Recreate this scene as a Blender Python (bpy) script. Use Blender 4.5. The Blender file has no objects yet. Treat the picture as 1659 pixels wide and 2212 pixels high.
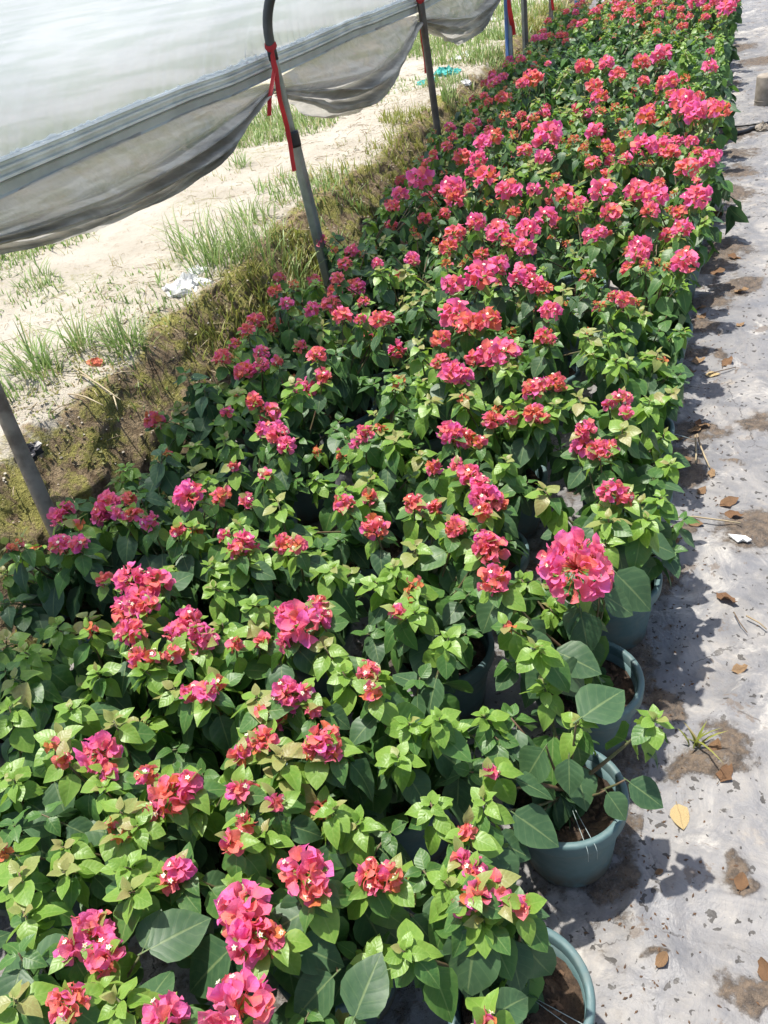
import bpy, math, random
from mathutils import Vector, Matrix, noise
random.seed(11)
R = math.radians
sc = bpy.context.scene
col = sc.collection

# ------------------------------------------------------------------ camera
# image frame used for measuring: 1659 x 2212; row of pots runs along +Y, path is to the right (+X)
IW, IH, FPX, HC = 1659.0, 2212.0, 1800.0, 1.62
def solve_camera(vp=(1632.0, -420.0), roll=R(12.0)):
    vx, vy = vp[0] - IW/2, vp[1] - IH/2
    d = Vector((vx, vy, FPX)).normalized()
    ux, uy = math.sin(roll), math.cos(roll)
    t = -FPX*FPX/(ux*vx + uy*vy)
    g = Vector((ux*t, uy*t, FPX)).normalized()
    r = g.cross(d).normalized()
    if r.x < 0: r = -r
    return r, d, g
CR, CD, CG = solve_camera()
def ray(px, py):
    p = Vector((px - IW/2, py - IH/2, FPX))
    return Vector((p.dot(CR), p.dot(CD), -p.dot(CG)))
def onz(px, py, z=0.0):
    q = ray(px, py); s = (z - HC)/q.z
    return Vector((q.x*s, q.y*s, z))
def onx(px, py, x):
    q = ray(px, py); s = x/q.x
    return Vector((x, q.y*s, HC + q.z*s))
def ony(px, py, y):
    q = ray(px, py); s = y/q.y
    return Vector((q.x*s, y, HC + q.z*s))
def proj(P):
    w = P - Vector((0, 0, HC))
    c = CR*w.x + CD*w.y - CG*w.z
    return IW/2 + FPX*c.x/c.z, IH/2 + FPX*c.y/c.z, c.z
cam = bpy.data.cameras.new('camera'); camo = bpy.data.objects.new('camera', cam); col.objects.link(camo)
cam.sensor_fit = 'VERTICAL'; cam.sensor_height = 24.0; cam.lens = 24.0*FPX/IH
cam.clip_start = 0.02; cam.clip_end = 3000
right = Vector((CR.x, CD.x, -CG.x)); up = -Vector((CR.y, CD.y, -CG.y)); back = -Vector((CR.z, CD.z, -CG.z))
camo.matrix_world = Matrix(((right.x, up.x, back.x, 0), (right.y, up.y, back.y, 0), (right.z, up.z, back.z, HC), (0, 0, 0, 1)))
sc.camera = camo

# ------------------------------------------------------------------ sky, sun, exposure
SUN = Vector((-0.24, 0.10, 1.0)).normalized()
elev = math.asin(SUN.z); azim = math.atan2(SUN.x, SUN.y)
w = bpy.data.worlds.new('World'); sc.world = w; w.use_nodes = True
nt = w.node_tree; bg = nt.nodes['Background']
sky = nt.nodes.new('ShaderNodeTexSky'); sky.sky_type = 'NISHITA'; sky.sun_disc = False
sky.sun_elevation = elev; sky.sun_rotation = azim; sky.dust_density = 2.5; sky.air_density = 1.0
nt.links.new(sky.outputs[0], bg.inputs[0]); bg.inputs[1].default_value = 0.13
sl = bpy.data.lights.new('sun', 'SUN'); sl.energy = 4.6; sl.angle = R(0.9); sl.color = (1.0, 0.955, 0.88)
so = bpy.data.objects.new('sun', sl); col.objects.link(so)
so.rotation_euler = SUN.to_track_quat('Z', 'Y').to_euler(); so.location = (0, 0, 8)
vs = sc.view_settings; vs.view_transform = 'Standard'; vs.look = 'None'; vs.exposure = 0.62; vs.gamma = 1.0
vs.use_curve_mapping = False
sc.cycles.use_denoising = True
sc.cycles.max_bounces = 6; sc.cycles.diffuse_bounces = 3; sc.cycles.use_adaptive_sampling = True; sc.cycles.adaptive_threshold = 0.025; sc.cycles.transparent_max_bounces = 12

# ------------------------------------------------------------------ helpers
class MB:
    """collects verts / faces / a per-vertex blade coordinate / material index"""
    def __init__(s): s.v, s.f, s.m, s.a = [], [], [], []
    def add(s, vs, fs, mi=0, att=None):
        o = len(s.v); s.v.extend(vs)
        s.f.extend([tuple(i + o for i in f) for f in fs]); s.m.extend([mi]*len(fs))
        s.a.extend(att if att else [(0, 0, 0)]*len(vs))
    def xf(s, other, M, mi=None):
        s.add([M @ Vector(p) for p in other.v], other.f, 0, other.a)
        n = len(other.f); s.m[-n:] = other.m if mi is None else [mi]*n
    def tube(s, pts, rads, n=6, mi=0, cap=True):
        vs, fs = [], []
        k = len(pts)
        for i, p in enumerate(pts):
            t = (pts[min(i+1, k-1)] - pts[max(i-1, 0)])
            t = t.normalized() if t.length > 1e-9 else Vector((0, 0, 1))
            u = t.orthogonal().normalized() if i == 0 else (u - t*u.dot(t)).normalized()
            b = t.cross(u)
            for j in range(n):
                a = 2*math.pi*j/n
                vs.append(p + (u*math.cos(a) + b*math.sin(a))*rads[i])
        for i in range(k-1):
            for j in range(n):
                j2 = (j+1) % n
                fs.append((i*n+j, i*n+j2, (i+1)*n+j2, (i+1)*n+j))
        if cap:
            fs.append(tuple(range(n-1, -1, -1))); fs.append(tuple((k-1)*n + j for j in range(n)))
        s.add(vs, fs, mi)
    def lathe(s, prof, n=36, mi=0):
        vs, fs = [], []
        for r, z in prof:
            for j in range(n):
                a = 2*math.pi*j/n; vs.append(Vector((r*math.cos(a), r*math.sin(a), z)))
        for i in range(len(prof)-1):
            for j in range(n):
                j2 = (j+1) % n
                fs.append((i*n+j, i*n+j2, (i+1)*n+j2, (i+1)*n+j))
        s.add(vs, fs, mi)
    def box(s, c, d, mi=0):
        x, y, z = d[0]/2, d[1]/2, d[2]/2
        vs = [Vector((c[0]+a*x, c[1]+b*y, c[2]+e*z)) for a in (-1, 1) for b in (-1, 1) for e in (-1, 1)]
        s.add(vs, [(0,1,3,2), (4,6,7,5), (0,4,5,1), (2,3,7,6), (0,2,6,4), (1,5,7,3)], mi)
    def mesh(s, name, mats, smooth=True):
        me = bpy.data.meshes.new(name)
        me.from_pydata([tuple(p) for p in s.v], [], s.f)
        for m in (mats if isinstance(mats, (list, tuple)) else [mats]): me.materials.append(m)
        if any(s.m): me.polygons.foreach_set('material_index', s.m)
        me.polygons.foreach_set('use_smooth', [smooth]*len(s.f))
        at = me.attributes.new('blade', 'FLOAT_VECTOR', 'POINT')
        at.data.foreach_set('vector', [c for a in s.a for c in a])
        me.update()
        return me
def obj(name, data, parent=None, M=None):
    o = bpy.data.objects.new(name, data); col.objects.link(o)
    if parent: o.parent = parent
    if M is not None: o.matrix_local = M
    return o
def tag(o, label=None, cat=None, group=None, kind=None):
    if label: o['label'] = label
    if cat: o['category'] = cat
    if group: o['group'] = group
    if kind: o['kind'] = kind
    return o
def fbm(x, y, z=0.0, oct=4):
    return noise.fractal(Vector((x, y, z)), 1.0, 2.0, oct, noise_basis='PERLIN_ORIGINAL')

# ------------------------------------------------------------------ materials
class NT:
    def __init__(s, name):
        s.m = bpy.data.materials.new(name); s.m.use_nodes = True; s.t = s.m.node_tree; s.t.nodes.clear()
        s.out = s.n('ShaderNodeOutputMaterial')
    def n(s, ty, **kw):
        nd = s.t.nodes.new(ty)
        for k, v in kw.items(): setattr(nd, k, v)
        return nd
    def set(s, sock, v):
        if hasattr(v, 'is_output') or isinstance(v, bpy.types.NodeSocket): s.t.links.new(v, sock)
        else:
            if sock.type == 'RGBA' and len(v) == 3: v = (*v, 1)
            sock.default_value = v
    def math(s, op, a, b=None, c=None, clamp=False):
        nd = s.n('ShaderNodeMath', operation=op, use_clamp=clamp)
        for i, x in enumerate((a, b, c)):
            if x is not None: s.set(nd.inputs[i], x)
        return nd.outputs[0]
    def mix(s, f, a, b, bt='MIX'):
        nd = s.n('ShaderNodeMix', data_type='RGBA', blend_type=bt)
        s.set(nd.inputs[0], f); s.set(nd.inputs[6], a); s.set(nd.inputs[7], b); return nd.outputs[2]
    def noise(s, vec, scale, detail=4, rough=0.55, dist=0.0):
        nd = s.n('ShaderNodeTexNoise'); nd.inputs['Scale'].default_value = scale
        nd.inputs['Detail'].default_value = detail; nd.inputs['Roughness'].default_value = rough
        nd.inputs['Distortion'].default_value = dist
        if vec is not None: s.set(nd.inputs['Vector'], vec)
        return nd.outputs[0]
    def vor(s, vec, scale, feature='F1', rand=1.0):
        nd = s.n('ShaderNodeTexVoronoi', feature=feature); nd.inputs['Scale'].default_value = scale
        nd.inputs['Randomness'].default_value = rand
        if vec is not None: s.set(nd.inputs['Vector'], vec)
        return nd
    def ramp(s, f, lo, hi, a=0.0, b=1.0):
        nd = s.n('ShaderNodeMapRange', interpolation_type='SMOOTHSTEP')
        s.set(nd.inputs[0], f); nd.inputs[1].default_value = lo; nd.inputs[2].default_value = hi
        nd.inputs[3].default_value = a; nd.inputs[4].default_value = b; return nd.outputs[0]
    def attr(s, name): return s.n('ShaderNodeAttribute', attribute_name=name)
    def pos(s): return s.n('ShaderNodeNewGeometry').outputs['Position']
    def objc(s): return s.n('ShaderNodeTexCoord').outputs['Object']
    def bump(s, h, strength=0.4, dist=0.01, normal=None):
        nd = s.n('ShaderNodeBump'); nd.inputs['Strength'].default_value = strength; nd.inputs['Distance'].default_value = dist
        s.set(nd.inputs['Height'], h)
        if normal is not None: s.set(nd.inputs['Normal'], normal)
        return nd.outputs[0]
    def prin(s, colr, rough=0.6, normal=None, metal=0.0, spec=0.5):
        p = s.n('ShaderNodeBsdfPrincipled'); s.set(p.inputs['Base Color'], colr); s.set(p.inputs['Roughness'], rough)
        p.inputs['Metallic'].default_value = metal; s.set(p.inputs['Specular IOR Level'], spec)
        if normal is not None: s.set(p.inputs['Normal'], normal)
        return p.outputs[0]
    def shmix(s, f, a, b):
        nd = s.n('ShaderNodeMixShader'); s.set(nd.inputs[0], f); s.t.links.new(a, nd.inputs[1]); s.t.links.new(b, nd.inputs[2]); return nd.outputs[0]
    def trans(s, colr, normal=None):
        nd = s.n('ShaderNodeBsdfTranslucent'); s.set(nd.inputs[0], colr)
        if normal is not None: s.set(nd.inputs['Normal'], normal)
        return nd.outputs[0]
    def end(s, sh): s.t.links.new(sh, s.out.inputs[0]); return s.m

def island_random(k):
    a = k.n('ShaderNodeNewGeometry').outputs['Random Per Island']; b = k.n('ShaderNodeObjectInfo').outputs['Random']
    return k.math('FRACT', k.math('ADD', a, b))

def leaf_mat(name, c1, c2, edge, rough, transl, vein=0.5, spec=0.4):
    k = NT(name); bl = k.attr('blade').outputs['Vector']
    sp = k.n('ShaderNodeSeparateXYZ'); k.set(sp.inputs[0], bl); x, y = sp.outputs[0], sp.outputs[1]
    ax = k.math('ABSOLUTE', x); rnd = island_random(k)
    lat = k.math('SINE', k.math('MULTIPLY', k.math('SUBTRACT', y, k.math('MULTIPLY', ax, 0.26)), 36.0))
    latv = k.ramp(lat, 0.90, 1.0); mid = k.ramp(ax, 0.075, 0.02)
    nz = k.noise(k.objc(), 9.0, 3)
    c = k.mix(rnd, c1, c2)
    c = k.mix(k.ramp(nz, 0.35, 0.7), c, k.mix(0.35, c, edge))
    c = k.mix(k.ramp(ax, 0.55, 1.0, 0, 0.45), c, edge)
    c = k.mix(k.math('MULTIPLY', k.math('MAXIMUM', mid, k.math('MULTIPLY', latv, 0.22)), vein), c, k.mix(0.6, edge, (0.42, 0.5, 0.2)))
    puff = k.math('ABSOLUTE', k.math('SINE', k.math('MULTIPLY', k.math('SUBTRACT', y, k.math('MULTIPLY', ax, 0.26)), 18.0)))
    h = k.math('ADD', k.math('SUBTRACT', k.math('MULTIPLY', puff, 0.6), mid), k.math('MULTIPLY', nz, 0.8))
    nrm = k.bump(h, 0.16, 0.0022)
    sh = k.prin(c, rough, nrm, spec=spec)
    tc = k.mix(0.55, c, edge)
    hs = k.n('ShaderNodeHueSaturation'); hs.inputs['Value'].default_value = 1.9; hs.inputs['Saturation'].default_value = 1.1; k.set(hs.inputs['Color'], tc)
    return k.end(k.shmix(transl, sh, k.trans(hs.outputs[0], nrm)))
M = {}
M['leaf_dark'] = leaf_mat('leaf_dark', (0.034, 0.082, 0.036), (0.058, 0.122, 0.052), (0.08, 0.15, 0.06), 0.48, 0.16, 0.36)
M['leaf_mid'] = leaf_mat('leaf_mid', (0.042, 0.115, 0.030), (0.072, 0.170, 0.040), (0.12, 0.22, 0.05), 0.43, 0.24, 0.34)
M['leaf_young'] = leaf_mat('leaf_young', (0.125, 0.25, 0.034), (0.185, 0.315, 0.055), (0.25, 0.37, 0.075), 0.40, 0.28, 0.2)
M['leaf_bronze'] = leaf_mat('leaf_bronze', (0.22, 0.27, 0.075), (0.27, 0.225, 0.09), (0.30, 0.35, 0.11), 0.42, 0.25, 0.2)
def bract_mat(name, ca, cb, cbase):
    k = NT(name); bl = k.attr('blade').outputs['Vector']
    sp = k.n('ShaderNodeSeparateXYZ'); k.set(sp.inputs[0], bl); x, y = sp.outputs[0], sp.outputs[1]
    ax = k.math('ABSOLUTE', x); rnd = island_random(k)
    c = k.mix(k.ramp(rnd, 0.15, 0.9), ca, cb)
    c = k.mix(k.ramp(y, 0.75, 0.0, 0.0, 0.65), c, cbase)
    vn = k.ramp(k.math('SINE', k.math('MULTIPLY', k.math('SUBTRACT', y, k.math('MULTIPLY', ax, 0.3)), 34.0)), 0.75, 1.0)
    vn = k.math('MAXIMUM', vn, k.ramp(ax, 0.09, 0.02))
    c = k.mix(k.math('MULTIPLY', vn, 0.28), c, cbase)
    nz = k.noise(k.objc(), 14.0, 2)
    nrm = k.bump(k.math('ADD', nz, k.math('MULTIPLY', vn, -0.4)), 0.45, 0.003)
    sh = k.prin(c, 0.5, nrm, spec=0.4)
    return k.end(k.shmix(0.46, sh, k.trans(c, nrm)))
M['bract_pink'] = bract_mat('bract_pink', (0.93, 0.19, 0.56), (0.93, 0.20, 0.38), (0.92, 0.24, 0.24))
M['bract_coral'] = bract_mat('bract_coral', (0.92, 0.25, 0.21), (0.93, 0.20, 0.36), (0.88, 0.26, 0.13))
M['bract_orange'] = bract_mat('bract_orange', (0.76, 0.25, 0.085), (0.84, 0.22, 0.14), (0.60, 0.23, 0.065))
def simple(name, colr, rough=0.6, bscale=0, bstr=0.2, bdist=0.005, var=None, vscale=8, metal=0.0, spec=0.5, tr=0.0):
    k = NT(name); p = k.objc(); c = colr
    if var: c = k.mix(k.ramp(k.noise(p, vscale, 5), 0.35, 0.68), colr, var)
    nrm = k.bump(k.noise(p, bscale, 5), bstr, bdist) if bscale else None
    sh = k.prin(c, rough, nrm, metal, spec)
    if tr: sh = k.shmix(tr, sh, k.trans(c))
    return k.end(sh)
M['floret'] = simple('floret', (0.85, 0.82, 0.62), 0.5, tr=0.2)
M['floret_eye'] = simple('floret_eye', (0.62, 0.50, 0.10), 0.6)
M['bark'] = simple('bark', (0.10, 0.062, 0.035), 0.8, 60, 0.6, 0.003, (0.17, 0.125, 0.075), 30)
M['twig_green'] = simple('twig_green', (0.10, 0.11, 0.045), 0.6, 0, var=(0.13, 0.075, 0.045), vscale=20)
def pot_mat():
    k = NT('pot_plastic'); p = k.objc(); rnd = k.n('ShaderNodeObjectInfo').outputs['Random']
    c = k.mix(rnd, (0.070, 0.128, 0.130), (0.092, 0.158, 0.162))
    c = k.mix(k.ramp(k.noise(p, 14, 5, 0.7), 0.46, 0.75, 0, 0.6), c, (0.16, 0.18, 0.16))
    sp = k.n('ShaderNodeSeparateXYZ'); k.set(sp.inputs[0], p)
    dirt = k.math('MULTIPLY', k.ramp(sp.outputs[2], 0.07, 0.0), k.ramp(k.noise(p, 28, 5), 0.35, 0.6))
    c = k.mix(dirt, c, (0.10, 0.075, 0.05))
    return k.end(k.prin(c, k.ramp(k.noise(p, 30, 3), 0.3, 0.7, 0.48, 0.72), k.bump(k.noise(p, 80, 3), 0.12, 0.002)))
M['pot'] = pot_mat()
M['soil'] = simple('soil', (0.035, 0.022, 0.014), 0.95, 70, 1.0, 0.012, (0.085, 0.052, 0.03), 45)
M['bark_chip'] = simple('bark_chip', (0.13, 0.072, 0.038), 0.85, 60, 0.6, 0.004, (0.075, 0.045, 0.026), 18)
M['twine'] = simple('twine', (0.28, 0.34, 0.33), 0.5)
def dry_leaf_mat(name, a, b):
    k = NT(name); p = k.objc(); rnd = k.n('ShaderNodeObjectInfo').outputs['Random']
    c = k.mix(rnd, a, b); c = k.mix(k.ramp(k.noise(p, 60, 5, 0.7), 0.45, 0.7, 0, 0.7), c, (0.10, 0.055, 0.025))
    bl = k.attr('blade').outputs['Vector']; sp = k.n('ShaderNodeSeparateXYZ'); k.set(sp.inputs[0], bl)
    ax = k.math('ABSOLUTE', sp.outputs[0])
    c = k.mix(k.ramp(ax, 0.08, 0.02, 0, 0.5), c, (0.16, 0.09, 0.04))
    nrm = k.bump(k.noise(p, 90, 4), 0.6, 0.004)
    return k.end(k.shmix(0.15, k.prin(c, 0.75, nrm), k.trans(c)))
M['dry_leaf'] = dry_leaf_mat('dry_leaf', (0.20, 0.105, 0.05), (0.36, 0.235, 0.125))
M['yellow_leaf'] = dry_leaf_mat('yellow_leaf', (0.60, 0.45, 0.22), (0.62, 0.48, 0.25))
M['galv'] = simple('galv', (0.30, 0.33, 0.31), 0.42, 90, 0.15, 0.002, (0.20, 0.22, 0.20), 12, metal=0.45)
M['rail'] = simple('rail', (0.44, 0.48, 0.47), 0.5, 30, 0.1, 0.002, (0.33, 0.36, 0.35), 6, metal=0.2)
M['film_glare_white'] = simple('film_glare_white', (0.80, 0.83, 0.85), 0.35, tr=0.55)  # near-white tone stands in for bright glare on the film by the channel
M['channel'] = simple('channel', (0.72, 0.75, 0.73), 0.45, 30, 0.1, 0.002, (0.52, 0.55, 0.53), 6, metal=0.1)
M['black_pipe'] = simple('black_pipe', (0.035, 0.042, 0.048), 0.45, 40, 0.1, 0.002, (0.06, 0.066, 0.07), 10)
M['tape'] = simple('tape', (0.018, 0.018, 0.02), 0.5)
M['wood_post'] = simple('wood_post', (0.27, 0.235, 0.185), 0.8, 40, 0.4, 0.004, (0.12, 0.095, 0.07), 14)
M['dark_post'] = simple('dark_post', (0.13, 0.115, 0.095), 0.7, 40, 0.3, 0.003, (0.075, 0.062, 0.05), 10)
M['blue_paint'] = simple('blue_paint', (0.05, 0.13, 0.36), 0.5, 40, 0.2, 0.002, (0.09, 0.16, 0.30), 8)
M['pale_pipe'] = simple('pale_pipe', (0.40, 0.38, 0.30), 0.55, 40, 0.2, 0.002, (0.22, 0.20, 0.15), 8)
M['ribbon'] = simple('ribbon', (0.62, 0.045, 0.05), 0.55, 25, 0.3, 0.003, (0.48, 0.03, 0.035), 8, tr=0.35)
M['concrete'] = simple('concrete', (0.33, 0.29, 0.24), 0.9, 60, 0.5, 0.004, (0.22, 0.19, 0.15), 20)
M['hose'] = simple('hose', (0.012, 0.013, 0.014), 0.4)
M['white_plastic'] = simple('white_plastic', (0.80, 0.80, 0.78), 0.5, 12, 0.3, 0.01, tr=0.25)
M['teal_net'] = simple('teal_net', (0.03, 0.30, 0.27), 0.6, 60, 0.6, 0.005, (0.06, 0.42, 0.37), 30)
M['red_scrap'] = simple('red_scrap', (0.50, 0.13, 0.07), 0.6, 20, 0.3, 0.004)
M['black_scrap'] = simple('black_scrap', (0.02, 0.02, 0.024), 0.4, 20, 0.3, 0.004)
M['straw'] = simple('straw', (0.42, 0.35, 0.22), 0.8, var=(0.28, 0.21, 0.13), vscale=5)
M['pebble'] = simple('pebble', (0.50, 0.46, 0.38), 0.85, var=(0.35, 0.28, 0.2), vscale=5)
def grass_mat(name, a, b, dry):
    k = NT(name); rnd = k.n('ShaderNodeNewGeometry').outputs['Random Per Island']
    bl = k.attr('blade').outputs['Vector']; sp = k.n('ShaderNodeSeparateXYZ'); k.set(sp.inputs[0], bl)
    c = k.mix(rnd, a, b)
    c = k.mix(k.ramp(rnd, 0.84, 0.87), c, dry)
    c = k.mix(k.ramp(sp.outputs[1], 0.6, 1.0, 0, 0.35), c, dry)
    return k.end(k.shmix(0.35, k.prin(c, 0.5), k.trans(c)))
M['grass'] = grass_mat('grass', (0.17, 0.29, 0.07), (0.31, 0.41, 0.14), (0.50, 0.46, 0.25))
M['grass_yellow'] = grass_mat('grass_yellow', (0.23, 0.28, 0.05), (0.33, 0.33, 0.08), (0.42, 0.34, 0.15))
def film_mat():
    k = NT('film'); p = k.objc()
    n1 = k.noise(p, 2.3, 4, 0.5); n2 = k.noise(p, 22, 4)
    t = k.n('ShaderNodeBsdfTransparent'); t.inputs[0].default_value = (0.88, 0.94, 1.0, 1)
    nrm = k.bump(k.math('ADD', k.math('MULTIPLY', n2, 0.25), n1), 0.1, 0.01)
    rf = k.n('ShaderNodeBsdfRefraction'); rf.inputs['IOR'].default_value = 1.02; rf.inputs['Roughness'].default_value = 0.55
    rf.inputs[0].default_value = (0.62, 0.72, 0.84, 1)
    tl = k.trans(k.mix(k.ramp(n1, 0.35, 0.65), (0.325, 0.365, 0.41), (0.375, 0.415, 0.455)), nrm)
    gl = k.n('ShaderNodeBsdfGlossy'); gl.inputs['Roughness'].default_value = 0.28; k.set(gl.inputs['Normal'], nrm)
    a = k.shmix(0.90, rf.outputs[0], tl)
    a = k.shmix(0.12, a, gl.outputs[0])
    return k.end(k.shmix(0.25, a, t.outputs[0]))
M['film'] = film_mat()
def drape_mat():
    k = NT('drape_cloth'); p = k.objc(); a = k.attr('blade').outputs['Vector']
    sp = k.n('ShaderNodeSeparateXYZ'); k.set(sp.inputs[0], a)
    n1 = k.noise(p, 5, 5, 0.65, 0.6); n2 = k.noise(p, 45, 4)
    c = k.mix(k.ramp(n1, 0.36, 0.66), (0.52, 0.51, 0.48), (0.25, 0.245, 0.23))
    c = k.mix(k.ramp(k.noise(p, 9, 4), 0.55, 0.75, 0, 0.6), c, (0.44, 0.38, 0.29))
    nrm = k.bump(k.math('ADD', n1, k.math('MULTIPLY', n2, 0.3)), 0.5, 0.02)
    sh = k.shmix(0.45, k.prin(c, 0.55, nrm, spec=0.4), k.trans(k.mix(0.5, c, (0.6, 0.58, 0.52)), nrm))
    t = k.n('ShaderNodeBsdfTransparent')
    f = k.math('MULTIPLY', k.ramp(sp.outputs[1], 0.55, 0.35), k.ramp(n1, 0.3, 0.7, 0.02, 0.22))
    return k.end(k.shmix(f, sh, t.outputs[0]))
M['drape'] = drape_mat()
def path_mat():
    k = NT('path_sheet'); p = k.pos(); at = k.attr('soil').outputs['Fac']
    n1 = k.noise(p, 1.7, 6, 0.6, 0.8); n2 = k.noise(p, 7, 6, 0.68, 1.2); n3 = k.noise(p, 55, 4, 0.6); n4 = k.noise(p, 210, 3)
    c = k.mix(k.ramp(n1, 0.40, 0.62), (0.215, 0.208, 0.20), (0.365, 0.34, 0.305))
    c = k.mix(k.ramp(n2, 0.36, 0.66), k.mix(0.75, c, (0.13, 0.135, 0.15)), c)
    c = k.mix(k.ramp(k.noise(p, 2.9, 7, 0.66, 1.5), 0.47, 0.60, 0, 0.62), c, (0.125, 0.125, 0.13))
    c = k.mix(k.ramp(k.noise(p, 5.5, 5, 0.7, 0.6), 0.57, 0.72, 0, 0.5), c, (0.36, 0.30, 0.225))
    c = k.mix(k.ramp(k.noise(p, 4.2, 6, 0.7, 1.0), 0.54, 0.68, 0, 0.75), c, (0.52, 0.49, 0.44))
    c = k.mix(k.ramp(n3, 0.35, 0.7, 0.0, 0.42), c, (0.20, 0.20, 0.205))
    c = k.mix(k.ramp(n4, 0.62, 0.8, 0.0, 0.25), c, (0.52, 0.51, 0.48))
    # thin flowing scratches
    sx = k.n('ShaderNodeMapping'); k.set(sx.inputs[0], p); sx.inputs['Scale'].default_value = (3.0, 22.0, 1.0); sx.inputs['Rotation'].default_value = (0, 0, 0.35)
    c = k.mix(k.ramp(k.noise(sx.outputs[0], 2.2, 5, 0.7, 0.9), 0.56, 0.70, 0, 0.45), c, (0.16, 0.16, 0.17))
    # dark algae specks
    wob = k.n('ShaderNodeVectorMath', operation='ADD'); k.set(wob.inputs[0], p)
    nv = k.n('ShaderNodeTexNoise'); nv.inputs['Scale'].default_value = 60; k.set(nv.inputs['Vector'], p)
    ms = k.n('ShaderNodeVectorMath', operation='SCALE'); k.set(ms.inputs[0], nv.outputs['Color']); ms.inputs['Scale'].default_value = 0.03
    k.set(wob.inputs[1], ms.outputs[0])
    for scl, thr, on in ((24, 0.20, 0.50), (52, 0.26, 0.40), (10, 0.10, 0.60)):
        v = k.vor(wob.outputs[0], scl); g = k.n('ShaderNodeSeparateColor'); k.set(g.inputs[0], v.outputs['Color'])
        rad = k.math('MULTIPLY', k.math('SUBTRACT', g.outputs[0], on), thr*2.2)
        sp = k.ramp(k.math('SUBTRACT', v.outputs['Distance'], rad), 0.02, -0.02)
        c = k.mix(k.math('MULTIPLY', sp, 0.92), c, (0.040, 0.036, 0.032))
    # soil washed over the sheet, brown with crisp ragged edges
    s = k.math('ADD', at, k.math('MULTIPLY', k.math('SUBTRACT', k.noise(p, 24, 6, 0.7), 0.5), 0.9))
    wet = k.ramp(s, 0.30, 0.55); sm = k.math('MULTIPLY', k.ramp(s, 0.46, 0.62), k.ramp(k.noise(p, 90, 4, 0.7), 0.3, 0.5, 0.45, 1.0))
    c = k.mix(k.math('MULTIPLY', wet, 0.45), c, (0.13, 0.115, 0.10))
    sc_ = k.mix(k.ramp(k.noise(p, 38, 6, 0.7), 0.35, 0.66), (0.065, 0.050, 0.038), (0.175, 0.13, 0.09))
    c = k.mix(sm, c, sc_)
    stray = k.ramp(k.noise(p, 8.5, 6, 0.72, 0.4), 0.60, 0.635)
    c = k.mix(k.math('MULTIPLY', stray, 0.75), c, (0.145, 0.115, 0.09))
    # cracks
    cr = k.ramp(k.vor(wob.outputs[0], 2.1, 'DISTANCE_TO_EDGE').outputs[0], 0.006, 0.001)
    c = k.mix(k.math('MULTIPLY', cr, k.ramp(n1, 0.50, 0.56, 0, 0.8)), c, (0.05, 0.045, 0.04))
    h = k.math('ADD', k.math('MULTIPLY', n2, 1.2), k.math('ADD', k.math('MULTIPLY', n3, 0.35), k.math('MULTIPLY', sm, k.math('MULTIPLY', k.noise(p, 60, 5, 0.7), 1.6))))
    nrm = k.bump(h, 0.6, 0.012)
    return k.end(k.prin(c, k.ramp(n2, 0.3, 0.7, 0.45, 0.7), nrm, spec=0.45))
M['path'] = path_mat()
def bank_mat():
    k = NT('earth'); p = k.pos(); at = k.attr('moss').outputs['Fac']; gr = k.attr('green').outputs['Fac']
    n1 = k.noise(p, 3, 6, 0.6); n2 = k.noise(p, 22, 6, 0.7); n3 = k.noise(p, 110, 4, 0.7)
    sand = k.mix(k.ramp(n1, 0.35, 0.65), (0.47, 0.425, 0.345), (0.57, 0.525, 0.44))
    sand = k.mix(k.ramp(n2, 0.5, 0.75, 0, 0.6), sand, (0.33, 0.25, 0.17))
    sand = k.mix(k.ramp(n3, 0.55, 0.75, 0, 0.5), sand, (0.68, 0.62, 0.51))
    gcol = k.mix(k.ramp(n2, 0.3, 0.7), (0.13, 0.19, 0.05), (0.30, 0.29, 0.12))
    sand = k.mix(k.ramp(k.math('ADD', gr, k.math('MULTIPLY', k.math('SUBTRACT', n2, 0.5), 1.2)), 0.4, 0.75, 0, 0.85), sand, gcol)
    e = k.mix(k.ramp(n2, 0.35, 0.62), (0.12, 0.085, 0.05), (0.31, 0.235, 0.145))
    mo = k.mix(k.ramp(n3, 0.3, 0.7), (0.17, 0.165, 0.04), (0.37, 0.34, 0.11))
    e = k.mix(k.ramp(k.noise(p, 9, 6, 0.7, 0.5), 0.44, 0.58), e, mo)
    f = k.ramp(k.math('ADD', at, k.math('MULTIPLY', k.math('SUBTRACT', n2, 0.5), 0.9)), 0.35, 0.62)
    c = k.mix(f, sand, e)
    h = k.math('ADD', k.math('MULTIPLY', n2, 1.0), k.math('MULTIPLY', n3, 0.5))
    return k.end(k.prin(c, 0.95, k.bump(h, 0.9, 0.03), spec=0.2))
M['earth'] = bank_mat()
M['far_ground'] = simple('far_ground', (0.36, 0.33, 0.22), 0.95, var=(0.17, 0.21, 0.08), vscale=0.25)

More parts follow.
